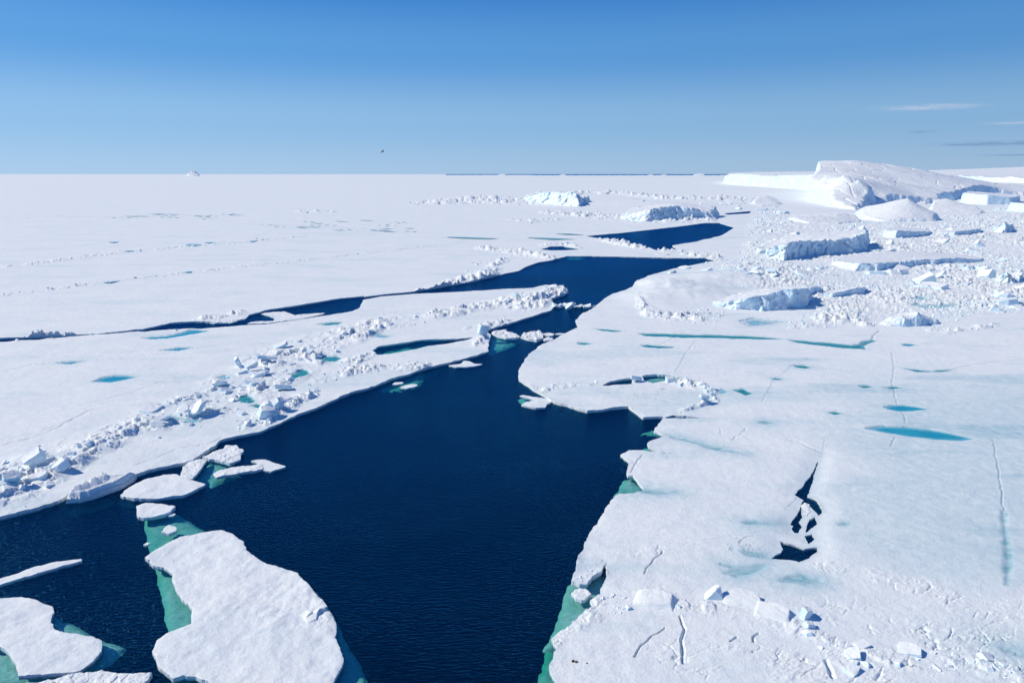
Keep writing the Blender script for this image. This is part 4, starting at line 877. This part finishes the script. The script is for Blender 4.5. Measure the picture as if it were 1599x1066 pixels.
slab(992, 598, (1.7, 1.0, .5), (-25, 14, 20), 'upturned white slab between the green pool and the rimmed plate', seed=341, lift=.9)
slab(1046, 598, (1.3, 1.0, .6), (8, 6, 10), 'rounded white lump beside the teal pool behind the rimmed plate', seed=342, cuts=8, lift=.7)
slab(1098, 633, (1.5, .5, .5), (20, 10, 30), 'blue shaded block under the right end of the plate rim', seed=343, lift=.8)

# ------------------------------------------------------------------ uncountable small rubble, one object
def rubble_stuff():
    r = np.random.RandomState(5); base_v = []; 
    for me in CHUNKS[:8] + PLATES[:3]:
        bm = bmesh.new(); bm.from_mesh(me); bmesh.ops.triangulate(bm, faces=bm.faces[:])
        bm.verts.ensure_lookup_table(); base_v.append((np.array([v.co[:] for v in bm.verts]), np.array([[v.index for v in f.verts] for f in bm.faces]))); bm.free()
    VV = []; FF = []; off = 0
    def put(u, v, size):
        nonlocal off
        z, d = ground(u, v)
        if d < .1 or z < .2: return
        x, y = unproj(u, v); bv, bf = base_v[r.randint(len(base_v))]
        R = np.array(Euler((r.normal() * .5, r.normal() * .5, r.rand() * 6.28)).to_matrix())
        VV.append((bv * size * (.7 + .6 * r.rand(3))) @ R.T + np.array([x, y, z + .1 * size])); FF.append(bf + off); off += len(bv)
    for (st, amp, s) in BELTS:
        a = np.array(st, float); area = (a[-1, 0] - a[0, 0]) * a[:, 2].mean() * 2; n = int(min(area / 30, 700)); n = n // 2 if s == 1.7 else n
        n = n // 3 if (a[0, 0] < 50 and a[:, 2].max() < 6) else n
        pm = px_m(a[:, 1].mean())
        for k in range(n):
            u = a[0, 0] + r.rand() * (a[-1, 0] - a[0, 0]); v = np.interp(u, a[:, 0], a[:, 1]) + np.interp(u, a[:, 0], a[:, 2]) * np.clip(r.normal() * .5, -1.1, 1.1)
            lo = max(.05, pm * .9) if amp < .2 else max(.14, pm * 1.3)
            if amp < .047 or (amp < .1 and k % 6) or (amp < .2 and k % 2): continue
            if amp < .2: lo *= .85
            put(u, v, lo * (1 + 2.2 * r.rand() ** 3))
    Fp = np.array(FIELD, float)
    us = 990 + r.rand(34000) * 640; vs = 305 + r.rand(34000) * 208
    ins = sdf(us, vs, FIELD) > 2
    for c in CALM: ins &= (sdf(us, vs, c) < 3) | (r.rand(len(us)) < .12)
    gate = fbm(us / 60, vs / 22, 900, 3)
    for u, v, g in zip(us[ins], vs[ins], gate[ins]):
        if r.rand() < .42 + 1.1 * g: put(u, v, px_m(v) * (1.0 + 2.8 * r.rand() ** 5))
    me = mesh_np('ice_rubble', np.concatenate(VV), np.concatenate(FF), 3, M_BLOCK, False)
    tag(link('ice_rubble', me), 'small broken ice rubble strewn along the ridges and the right hand field', 'ice rubble', None, 'stuff')
rubble_stuff()

# ------------------------------------------------------------------ icebergs
def resample(P, n):
    P = np.asarray(P, float); Q = np.vstack([P, P[:1]]); L = np.r_[0, np.cumsum(np.linalg.norm(np.diff(Q, axis=0), axis=1))]
    t_ = np.linspace(0, L[-1], n, endpoint=False); return np.stack([np.interp(t_, L, Q[:, 0]), np.interp(t_, L, Q[:, 1])], 1)

def rbf(ctrl):
    c = np.array(ctrl, float); p = c[:, :2]; s = max(np.ptp(p[:, 0]), np.ptp(p[:, 1]), 1.0)
    q = (p - p.mean(0)) / s; D = np.linalg.norm(q[:, None] - q[None], axis=2); n = len(c)
    A = np.zeros((n + 3, n + 3)); A[:n, :n] = D; A[:n, n] = 1; A[:n, n + 1:] = q; A[n, :n] = 1; A[n + 1:, :n] = q.T
    sol = np.linalg.solve(A + 1e-9 * np.eye(n + 3), np.r_[c[:, 2], 0, 0, 0])
    def f(x, y):
        X_ = (x - p.mean(0)[0]) / s; Y_ = (y - p.mean(0)[1]) / s; r_ = sol[n] + sol[n + 1] * X_ + sol[n + 2] * Y_
        for i in range(n): r_ = r_ + sol[i] * np.sqrt((X_ - q[i, 0]) ** 2 + (Y_ - q[i, 1]) ** 2)
        return r_
    return f

def berg(foot, top, label, seed, n=300, lean=.06, rough=.12, chunk=.35, mat=None, cat='iceberg', name='iceberg', group=None, toprough=.05, levels=16):
    """loft: footprint on the water (photo pixels, z=0), sheer broken sides, a top surface through the control heights"""
    P = resample(W(foot), n); c = P.mean(0); hmax = max(t_[2] for t_ in top); size = min(np.ptp(P[:, 0]), np.ptp(P[:, 1]))
    if lean >= .18: top = list(top) + [(q[0], q[1], hmax * .12) for q in W(foot)]
    f0 = rbf(top); f = lambda x_, y_: np.minimum(f0(x_, y_), hmax * 1.03)
    rings = []
    for k in range(levels + 1):              # sides
        t_ = k / levels; s = 1.02 - lean * t_
        Q = c + (P - c) * s; zt = np.maximum(f(Q[:, 0], Q[:, 1]), .3)
        rings.append(np.c_[Q, -.8 + (zt + .8) * t_])
    for s in np.linspace(1.0, 0.04, 22)[1:]:  # top
        Q = c + (P - c) * (1.02 - lean) * s; zt = np.maximum(f(Q[:, 0], Q[:, 1]), .3)
        rings.append(np.c_[Q, zt])
    R = len(rings); A = np.stack(rings)       # R,n,3
    side = np.zeros(R); side[:levels + 1] = 1; side[levels + 1:levels + 4] = (.8, .4, .2)
    a = hmax * rough; sc = 1 / (hmax * chunk)
    x, y, z = A[..., 0], A[..., 1], A[..., 2]
    d1 = fbm3(x * sc * .8, y * sc * .8, z * sc * .6, seed, 3); d2 = fbm3(x * sc * 2.2, y * sc * 2.2, z * sc * 1.9, seed + 5, 3, .5)
    pl, _ = plates(x * sc * .9 + y * sc * .5, z * sc * .6 + y * sc * .3, seed + 9, .8)
    nx = A[..., :2] - c; nl = np.linalg.norm(nx, axis=-1, keepdims=True) + 1e-6; nx = nx / nl
    disp = (side[:, None] * a * (1.9 * d1 + .55 * d2 + .6 * (pl - .3)))[..., None]
    A[..., :2] += nx * disp
    tz = fbm(x * sc * .7, y * sc * .7, seed + 20, 4) * hmax * toprough; tz2 = fbm(x * sc * 3, y * sc * 3, seed + 21, 3) * hmax * toprough * .35
    A[..., 2] += np.where(np.arange(R)[:, None] >= levels, tz + tz2, (np.arange(R)[:, None] / levels) * (tz + tz2))
    top_side = (np.arange(R) > levels * .75) & (np.arange(R) <= levels + 1)
    A[top_side, :, 2] += hmax * rough * .6 * d2[top_side]
    idx = np.arange(R * n).reshape(R, n); nxt = np.roll(idx, -1, 1)
    F = np.stack([idx[:-1], nxt[:-1], nxt[1:], idx[1:]], -1).reshape(-1, 4)
    V_ = A.reshape(-1, 3); V_ = np.vstack([V_, [c[0], c[1], V_[idx[-1], 2].mean()]])
    if np.cross(P[1] - P[0], P[2] - P[1]) < 0 or True:
        ar = np.sum(P[:, 0] * np.roll(P[:, 1], -1) - np.roll(P[:, 0], -1) * P[:, 1])
        if ar < 0: F = F[:, ::-1]
    cap = np.stack([idx[-1], nxt[-1], np.full(n, R * n)], -1)
    if ar < 0: cap = cap[:, ::-1]
    org = np.array([c[0], c[1], 0]); V_ = V_ - org
    cap4 = np.c_[cap[:, :2], cap[:, 2]]
    def part(pn, quads, tris):
        tri = np.vstack([quads[:, [0, 1, 2]], quads[:, [0, 2, 3]], tris]) if len(tris) else np.vstack([quads[:, [0, 1, 2]], quads[:, [0, 2, 3]]])
        used = np.unique(tri); rm = np.zeros(len(V_), int); rm[used] = np.arange(len(used))
        return mesh_np(pn, V_[used], rm[tri], 3, mat or M_BERG, True)
    if cat != 'iceberg':
        return tag(link(name, part(name, F, cap4), None, org), label, cat, group)
    o = thing(name, org, label, cat, group); nq = levels * n
    link('ice_cliff', part('ice_cliff', F[:nq], []), o); link('snow_top', part('snow_top', F[nq:], cap4), o)
    return o

def hf_berg(foot, ctrl, label, seed, yr, kr, dy, dk, wcl, mat=None, rough=.04, flute=3.0, cat='iceberg', name='iceberg', crev=0.0):
    yy = np.arange(*yr, dy); kk = np.arange(*kr, dk); K, Yg = np.meshgrid(kk, yy[::-1]); Xg = K * Yg
    P = W(foot); f = rbf(ctrl); hmax = max(t_[2] for t_ in ctrl)
    wx = flute * fbm(Xg / (flute * 3), Yg / (flute * 3), seed, 4, .6); wy = flute * fbm(Xg / (flute * 3), Yg / (flute * 3), seed + 4, 4, .6)
    d = sdf(Xg + wx, Yg + wy, P)
    top = np.clip(f(Xg, Yg), .5, hmax * 1.03) + hmax * rough * fbm(Xg / (hmax * .8), Yg / (hmax * .8), seed + 8, 5, .55)
    if crev:
        h, e = plates(Xg / 16, Yg / 34, seed + 15); top = top - crev * np.exp(-(e / .07) ** 2) * sstep(-.1, .35, fbm(Xg / 60, Yg / 60, seed + 17, 2)) + crev * .25 * h
    ww = wcl * (1 + .5 * fbm(Xg / 20, Yg / 20, seed + 12, 2))
    z = np.where(d > 0, top * sstep(-.15, 1, d / ww) ** .8, -2 + d)
    c = P.mean(0); org = (c[0], c[1], 0)
    me = grid_mesh(name, Xg, Yg, z, mat or M_BERG, z > -4, origin=org)
    return tag(link(name, me, None, org), label, cat)

def at_g(u, v, yg):            # yg: the distance by the small angle rule; corrected for the camera's tilt
    return at_dist(u, v, float(unproj(CU, VH + H * FPX / yg)[1]))

# great dome
D_FOOT = [(1256, 313), (1270, 316.5), (1285, 320), (1300, 324), (1318, 327), (1332, 328.5), (1350, 325), (1370, 320.5), (1400, 319.5), (1430, 318.5), (1470, 318), (1488, 312), (1502, 310.5), (1550, 306), (1600, 306), (1700, 303), (1820, 301), (1900, 296), (1800, 288), (1600, 285), (1420, 285.5), (1310, 288), (1272, 297), (1266, 308)]
D_CTRL = [at_g(*a) for a in [(1288, 275.5, 745), (1317, 274, 690), (1302, 277, 715), (1262, 306, 740), (1270, 296, 735), (1278, 287, 735), (1290, 300, 690), (1312, 302, 640), (1322, 290, 650), (1332, 289, 660), (1345, 303, 640), (1360, 311, 660), (1335, 250.5, 960), (1350, 252, 960), (1410, 260.5, 970), (1440, 265, 980), (1500, 276, 1000), (1560, 286, 1010), (1600, 293, 1010), (1700, 299, 1010), (1340, 281, 655), (1362, 292, 660), (1385, 298, 680), (1430, 305.5, 705), (1460, 304.5, 712), (1490, 300, 800), (1540, 292.5, 870), (1575, 298, 935), (1600, 300, 940), (1800, 299, 960), (1300, 262, 900), (1275, 272, 820), (1290, 268, 860), (1400, 285, 850), (1330, 268, 800)]] + [(560, 1700, 18), (900, 1700, 12), (1100, 1500, 10)]
hf_berg(D_FOOT, D_CTRL, 'giant domed iceberg with a smooth grey white back and a bright broken left face', 1001, (560, 1600), (.40, .93), 2.0, .0008, 6.0, rough=.022, flute=5.5, crev=1.3)
# long bright table left of the dome
berg([(1131, 287.2), (1150, 288.5), (1175, 290.5), (1200, 292), (1230, 294), (1255, 296), (1272, 297), (1290, 290), (1300, 286), (1250, 282.5), (1190, 281.5), (1150, 282.5), (1137, 284)],
     [at_g(*a) for a in [(1137, 276, 2080), (1150, 271.5, 1950), (1200, 271.8, 1680), (1215, 274.5, 1600), (1240, 274, 1520), (1270, 272.5, 1380), (1280, 269, 2000), (1200, 268.8, 2700), (1160, 269.5, 2600)]],
     'long flat topped iceberg with brilliant white cliffs, left of the giant dome', 1101, 420, .03, .10, .7, M_BERGFAR, toprough=.02)
# table far behind the dome on the right
berg([(1480, 286), (1530, 289.5), (1600, 292), (1700, 293), (1900, 292), (1900, 281), (1700, 279), (1480, 279.5), (1380, 281), (1400, 283.5)],
     [at_g(*a) for a in [(1480, 273, 2350), (1530, 275.5, 1850), (1600, 277, 1600), (1700, 276, 1500), (1460, 266.5, 3800), (1550, 266, 3600), (1599, 261, 3300), (1700, 257, 3100), (1390, 268, 3200)]],
     'pale table iceberg with fluted cliffs behind the right slope of the giant dome', 1201, 420, .02, .10, .6, M_BERGFAR, toprough=.02)
# smooth snow pyramid in front of the dome
hf_berg([(1322, 334), (1340, 343), (1380, 347), (1430, 347), (1462, 347), (1470, 343), (1450, 334), (1430, 331), (1380, 329), (1345, 329)],
        [at_g(*a) for a in [(1418, 309.5, 448), (1400, 313, 450), (1375, 318.5, 455), (1352, 322, 462), (1335, 331, 468)]] + [tuple(np.r_[unproj(u, v), .4]) for (u, v) in [(1325, 336), (1345, 344), (1400, 348), (1455, 347), (1468, 342), (1380, 328), (1440, 331)]],
        'smooth snow covered pyramid of ice in front of the giant dome', 1301, (415, 620), (.46, .68), .9, .0007, 3.0, rough=.03, flute=1.5)
hf_berg([(1445, 333), (1480, 337), (1530, 338), (1538, 333), (1510, 326), (1480, 322), (1455, 325)],
        [at_g(*a) for a in [(1478, 310, 560), (1470, 317, 550), (1500, 318, 560), (1515, 322, 560)]] + [tuple(np.r_[unproj(u, v), .4]) for (u, v) in [(1445, 333), (1490, 338), (1535, 337), (1520, 326), (1455, 324)]],
        'small white twin peaked ice hill right of the smooth pyramid', 1311, (470, 720), (.58, .74), 1.0, .0007, 3.0, rough=.06, flute=2.0)
hf_berg([(1225, 345), (1260, 350), (1310, 351), (1345, 347), (1330, 339), (1290, 336), (1245, 338)],
        [at_g(*a) for a in [(1243, 338, 430), (1275, 335.5, 440), (1310, 332, 440), (1325, 337, 435)]] + [tuple(np.r_[unproj(u, v), .4]) for (u, v) in [(1225, 345), (1290, 351.5), (1345, 347), (1280, 336)]],
        'low lumpy snow mound left of the smooth pyramid foot', 1321, (390, 580), (.37, .55), .9, .0007, 2.0, rough=.08, flute=2.0)
berg([(1500, 317.5), (1540, 320), (1578, 320), (1592, 316), (1570, 312.5), (1510, 312.5)], [at_g(*a) for a in [(1502, 303.5, 668), (1540, 304.5, 660), (1585, 309, 665), (1545, 303, 720)]], 'bright white flat block lying under the blue cliff of the giant dome', 1331, 260, .05, .08, .6)
berg([(1572, 329), (1600, 333), (1680, 334), (1690, 326), (1620, 322)], [at_g(*a) for a in [(1580, 319, 560), (1620, 317, 550), (1670, 320, 540)]], 'blocky iceberg cut off by the right edge of the photo below the flat white block', 1341, 220, .08, .14, .6)
berg([(1168, 320), (1185, 324), (1220, 323), (1228, 319), (1205, 315), (1180, 315)], [at_g(*a) for a in [(1180, 312, 680), (1198, 305, 700), (1215, 311, 690), (1225, 317, 690)]], 'low rubbly white ice hill left of the giant dome foot', 1351, 220, .35, .14, .5)
berg([(1128, 318), (1150, 321), (1172, 320), (1160, 314), (1140, 314)], [at_g(*a) for a in [(1135, 313, 720), (1150, 307.5, 740), (1165, 312, 730)]], 'small rubbly ice hill left of the larger rubbly hill by the dome', 1353, 200, .4, .16, .5)
# middle distance bergs
berg([(1183, 397), (1200, 404), (1225, 408), (1245, 405.5), (1270, 402.5), (1300, 399), (1330, 396), (1345, 393.5), (1352, 388), (1348, 383), (1290, 377), (1230, 379), (1195, 386)],
     [at_g(*a) for a in [(1200, 391, 243), (1218, 385, 237), (1240, 377.5, 238), (1270, 377.5, 246), (1300, 375, 252), (1330, 372, 258), (1345, 366, 264), (1349, 363, 272), (1290, 362.5, 292), (1235, 368, 288), (1200, 381, 275)]],
     'flat topped iceberg with a hollowed blue front and a sheer right end', 1401, 460, .07, .26, .42)
berg([(1296, 415), (1335, 425.5), (1370, 425), (1400, 420.5), (1440, 417), (1490, 413), (1538, 410.5), (1542, 407), (1490, 399), (1420, 398), (1340, 402), (1305, 407)],
     [at_g(*a) for a in [(1300, 409, 222), (1335, 411, 209), (1370, 411, 209), (1400, 409, 215.5), (1440, 405, 221), (1490, 402.5, 227), (1535, 405, 231), (1490, 394.5, 250), (1420, 393, 250), (1340, 397, 243)]],
     'long low snow topped slab with a thin blue front cliff, between the two larger blocks', 1411, 440, .07, .30, .9)
berg([(1112, 480), (1140, 484.5), (1175, 486.5), (1200, 487), (1235, 485), (1258, 481), (1264, 476), (1262, 469), (1240, 463), (1180, 462), (1130, 467), (1110, 474)],
     [at_g(*a) for a in [(1115, 474, 153), (1140, 469, 151), (1170, 464.5, 149.5), (1200, 459, 149), (1225, 452.5, 150), (1250, 449.5, 153), (1260, 453, 156), (1240, 446.5, 166), (1190, 452, 166), (1140, 462, 164)]],
     'thick tilted iceberg slab with broad blue front, nearest iceberg on the right ice', 1421, 420, .06, .18, .45)
berg([(1248, 462), (1264, 464), (1282, 460), (1285, 454), (1270, 450), (1252, 452)], [at_g(*a) for a in [(1252, 447, 168), (1268, 444.5, 170), (1282, 450, 172), (1264, 443, 180)]], 'rounded blue block just behind the nearest tilted slab', 1431, 220, .12, .10, .5)
berg([(1280, 465.5), (1300, 467), (1325, 463.5), (1350, 461), (1352, 456), (1330, 452), (1295, 455)], [at_g(*a) for a in [(1283, 459, 165), (1298, 458, 165), (1315, 454.5, 167), (1335, 448.5, 169), (1349, 447, 171), (1332, 446, 180), (1300, 453.5, 178)]], 'low wedge shaped iceberg with a blue front, right of the rounded blue block', 1433, 260, .06, .12, .5)
berg([(1366, 509), (1400, 513.5), (1430, 512.5), (1455, 510.5), (1476, 509), (1478, 505), (1450, 500), (1400, 499), (1375, 502)], [at_g(*a) for a in [(1370, 507, 134), (1385, 498, 133.5), (1410, 495, 133), (1433, 487, 134), (1442, 495, 134), (1455, 501, 134.5), (1472, 504, 135), (1430, 487.5, 138), (1390, 495, 139)]], 'small sharp ridged white iceberg alone on the flat right ice', 1441, 300, .30, .10, .45)
berg([(816, 315), (840, 319), (870, 322), (905, 324), (924, 318), (905, 311.5), (840, 310)], [at_g(*a) for a in [(818, 309, 725), (835, 301.5, 690), (860, 300, 660), (878, 302.5, 650), (895, 299.5, 630), (910, 305, 625), (920, 312, 640), (870, 299, 760)]], 'bright white broad iceberg with a notched top at the end of the far rubble', 1451, 340, .14, .20, .4)
berg([(968, 343), (985, 346), (1010, 347.5), (1050, 345), (1085, 344), (1118, 343), (1122, 338), (1080, 332), (1020, 332), (980, 337)], [at_g(*a) for a in [(975, 337, 440), (1000, 330, 430), (1012, 329, 424), (1035, 324, 428), (1060, 318.5, 432), (1078, 322, 436), (1100, 325, 440), (1115, 335, 445), (1050, 318, 480), (1000, 326, 480)]], 'craggy blue and white iceberg standing behind the far blue pool', 1461, 340, .12, .18, .35)
berg([(1378, 371), (1398, 373.5), (1425, 371.5), (1455, 368.5), (1452, 364), (1410, 361), (1385, 364)], [at_g(*a) for a in [(1382, 361, 318), (1398, 359.5, 314), (1425, 361.5, 317), (1452, 362, 328), (1410, 356.5, 335)]], 'low slab with a white left end and blue front, beyond the flat topped iceberg', 1471, 260, .08, .16, .6)
berg([(1462, 369), (1490, 370), (1530, 366), (1532, 362), (1500, 360), (1470, 363)], [at_g(*a) for a in [(1470, 362.5, 330), (1500, 361, 326), (1528, 358, 335), (1500, 356.5, 350)]], 'thin blue fronted slab right of the white ended slab', 1473, 220, .08, .16, .6)
berg([(1548, 363), (1565, 365), (1588, 363), (1585, 356), (1560, 355)], [at_g(*a) for a in [(1555, 354, 345), (1570, 346, 346), (1583, 351, 350)]], 'broken blue tower of ice near the right edge of the brash field', 1475, 200, .2, .25, .4)
berg([(1552, 440), (1572, 446), (1592, 443), (1598, 436), (1575, 431), (1556, 433)], [at_g(*a) for a in [(1558, 431, 186), (1572, 424, 186), (1590, 424, 189), (1580, 429, 195)]], 'broken dark blue ice heap at the right edge above the open right ice', 1477, 200, .2, .30, .35)
berg([(1420, 318.6), (1436, 321), (1448, 319), (1440, 315.5), (1425, 315)], [at_g(*a) for a in [(1425, 313, 690), (1436, 311, 690), (1445, 314, 700)]], 'small blue chunk in the gap between the pyramid and the dome cliff', 1479, 160, .2, .2, .4)
for k, (u, v, wd, h, lab) in enumerate([(1170, 452, 12, 9, 'white pointed ice lump behind the nearest tilted slab'), (1216, 430, 9, 5, 'small blue sided lump on the snow rise beyond the nearest slab'), (1175, 436, 14, 7, 'blue shadowed lump left on the snow rise beyond the nearest slab'), (1145, 434, 6, 5, 'tiny blue block at the left of the snow rise'),
                                  (1098, 487, 12, 7, 'pale blue lump at the left end of the nearest tilted slab'), (770, 313, 9, 9, 'peaked blue shaded block in the middle of the far rubble row'), (733, 313, 10, 8, 'blue topped block left of the peaked one in the far rubble row'), (692, 317, 8, 5, 'low blue block at the left of the far rubble row'), (810, 314, 7, 6, 'small blue block touching the bright broad iceberg'),
                                  (942, 303, 10, 4, 'small craggy block alone beyond the bright broad iceberg'), (1030, 311, 9, 5, 'small rubble hill beyond the craggy blue iceberg'), (1063, 312, 7, 6, 'dark sided block right of the small rubble hill'), (1590, 322, 10, 6, 'blue rubble block at the right edge under the dome cliff'), (1530, 401, 8, 5, 'broken blue lump at the right end of the long low slab'), (1230, 348, 9, 5, 'small lump at the left foot of the snow mound')]):
    yb = unproj(u, v)[1]
    berg([(u - wd, v), (u - wd * .4, v + 1.2), (u + wd * .5, v + 1.2), (u + wd, v), (u + wd * .5, v - 2.2), (u - wd * .5, v - 2.2)], [at_dist(u - wd * .6, v - h * .6, yb), at_dist(u, v - h, yb * 1.01), at_dist(u + wd * .5, v - h * .75, yb), at_dist(u + wd * .8, v - h * .3, yb)], lab, 1500 + k, 150, .22, .2, .45, cat='ice block', name='ice_block')
# bergs on the horizon; the last is a dark block standing in for ice shade
for k, (u0, u1, vt, vb, yy, lab) in enumerate([(292, 312, 266.5, 275.0, 9000, 'lone spired iceberg on the left horizon'), (778, 791, 271.0, 274.6, 10500, 'small white iceberg on the horizon above the far rubble row'), (874, 884, 271.6, 274.4, 11000, 'tiny white iceberg on the horizon right of the small white one'), (1010, 1022, 272.0, 274.6, 10500, 'tiny pale iceberg on the horizon left of the flat white one'), (1030, 1043, 272.2, 274.6, 10500, 'low pale iceberg on the horizon between the tiny pale one and the flat white one'),
                                           (1082, 1102, 270.6, 274.8, 9800, 'flat white iceberg on the horizon left of the long bright table'), (980, 985, 272.8, 275.5, 8000, 'tiny dark blue block put in for ice shade at the horizon line')]):
    b = [(u0, vb - .2), ((u0 + u1) / 2, vb), (u1, vb - .2), (u1, vb - .5), ((u0 + u1) / 2, vb - .7), (u0, vb - .5)]; yy = W(b)[:, 1].mean()
    ctrl = [at_dist(u0 + (u1 - u0) * .25, vt + 1.5, yy), at_dist((u0 + u1) / 2, vt, yy), at_dist(u0 + (u1 - u0) * .8, vt + 1.2, yy)]
    if k == 0: ctrl = [at_dist(296, 271.5, yy), at_dist(300.5, 266, yy), at_dist(302, 269.5, yy), at_dist(304, 266.5, yy), at_dist(309, 272, yy)]
    b = [(u0, vb - .2), ((u0 + u1) / 2, vb), (u1, vb - .2), (u1, vb - .5), ((u0 + u1) / 2, vb - .7), (u0, vb - .5)]
    berg(b, ctrl, lab, 1600 + k, 120, .25, .10, .5, M_BERGFAR if k != 6 else M_BLUE, group='icebergs along the horizon')

# ------------------------------------------------------------------ small creatures and marks
M_DARKF = plain_mat('dark_feathers', (0.03, 0.03, 0.035), (0.07, 0.065, 0.06), 20)
M_TAN = plain_mat('tan_stone', (0.20, 0.13, 0.09), (0.32, 0.23, 0.17), 15)
def seabird():
    x, y, z = at_dist(597.5, 237, 95.0)
    t_ = thing('seabird', (x, y, z), 'tiny dark seabird gliding above the left horizon', 'bird')
    def lathe(path, name, parent, rot=0):
        bm = bmesh.new(); N = 10; rings = []
        for (px_, r_, zo) in path: rings.append([bm.verts.new((px_, r_ * math.cos(2 * math.pi * k / N), zo + r_ * .85 * math.sin(2 * math.pi * k / N))) for k in range(N)])
        for a, b in zip(rings[:-1], rings[1:]):
            for k in range(N): bm.faces.new((a[k], a[(k + 1) % N], b[(k + 1) % N], b[k]))
        bm.faces.new(rings[0][::-1]); bm.faces.new(rings[-1]); bmesh.ops.recalc_face_normals(bm, faces=bm.faces[:])
        me = bpy.data.meshes.new(name); bm.to_mesh(me); bm.free(); me.materials.append(M_DARKF); return link(name, me, parent)
    lathe([(.26, .006, 0), (.22, .02, 0), (.19, .04, .01), (.14, .045, .01), (.06, .075, 0), (-.06, .07, 0), (-.16, .035, .005), (-.22, .04, .01), (-.30, .03, .01)], 'body', t_)
    for s in (-1, 1):
        st = [(0, .05, .10, -.09, .03), (.22, .10, .09, -.07, .09), (.40, .05, .03, -.07, .11), (.58, -.06, -.08, -.10, .06)]
        bm = bmesh.new(); up = []; dn = []
        for (yy, xm, xf, xb, zz) in st:
            up.append([bm.verts.new((xf, s * yy, zz)), bm.verts.new(((xf + xb) / 2, s * yy, zz + .018)), bm.verts.new((xb, s * yy, zz))]); dn.append(bm.verts.new(((xf + xb) / 2, s * yy, zz - .012)))
        for i in range(3):
            a, b = up[i], up[i + 1]
            for q in ((a[0], a[1], b[1], b[0]), (a[1], a[2], b[2], b[1]), (a[0], b[0], dn[i + 1], dn[i]), (a[2], dn[i], dn[i + 1], b[2])): bm.faces.new(q)
        bm.faces.new((up[3][0], up[3][1], up[3][2], dn[3])); bm.faces.new((up[0][0], dn[0], up[0][2], up[0][1])); bmesh.ops.recalc_face_normals(bm, faces=bm.faces[:])
        me = bpy.data.meshes.new('wing'); bm.to_mesh(me); bm.free(); me.materials.append(M_DARKF); link('wing', me, t_)
    t_.rotation_euler = (math.radians(28), math.radians(-8), math.radians(-15))
seabird()
def stone(u, v, s, label, mat, seed):
    x, y = unproj(u, v); me = block_mesh(seed, *s, mat, 9, 'stone'); o = link('stone', me, None, (float(x), float(y), ground(u, v)[0] + s[2] * .3)); o.rotation_euler = (0, .1, .4); tag(o, label, 'stone')
stone(895, 1037.5, (.17, .13, .15), 'dark lump with a tan lump at its right on the foreground plate near the water', M_DARKF, 701)
stone(899.5, 1038, (.20, .14, .09), 'tan lump touching the dark lump on the foreground plate', M_TAN, 702)
stone(916.5, 1040.5, (.08, .06, .06), 'tiny dark stone alone right of the tan lump on the foreground plate', M_DARKF, 703)

# ------------------------------------------------------------------ thin high clouds at the right
def cloud(u, v, wu, depth, alt, mat, label):
    cx = (u - CU) / FPX; cy = (CV - v) / FPX; dz = -SP + cy * CP; dy = CP + cy * SP; t_ = (alt - H) / dz
    bm = bmesh.new(); bmesh.ops.create_uvsphere(bm, u_segments=40, v_segments=20, radius=1.0)
    for q in bm.verts: q.co.z *= (1 + .3 * math.sin(5 * q.co.x + u) * math.cos(4 * q.co.y))
    me = bpy.data.meshes.new('cloud'); bm.to_mesh(me); bm.free(); me.materials.append(mat)
    for p in me.polygons: p.use_smooth = True
    o = link('cloud', me, None, (cx * t_, dy * t_, alt)); o.scale = (wu / FPX * t_ / 2, depth, 25.0); o.rotation_euler = (0, 0, math.radians(-12)); tag(o, kind='structure')
CW = cloud_mat('cirrus', (0.9, 0.88, 0.9), .62, (1.0, 2.5, .2)); CG = cloud_mat('shaded_stratus', (0.20, 0.34, 0.54), .85, (1.0, 2.5, .2))  # stratus: the weak light on it is put into its blue colour
cloud(1448, 168, 220, 1900, 2200, CW, ''); cloud(1590, 192, 150, 1300, 2200, CW, '')
cloud(1575, 224, 300, 5600, 1500, CG, ''); cloud(1590, 242, 190, 5000, 1500, CG, ''); cloud(1440, 206, 60, 900, 1500, CG, ''); cloud(1500, 226, 90, 1300, 1500, CG, '')
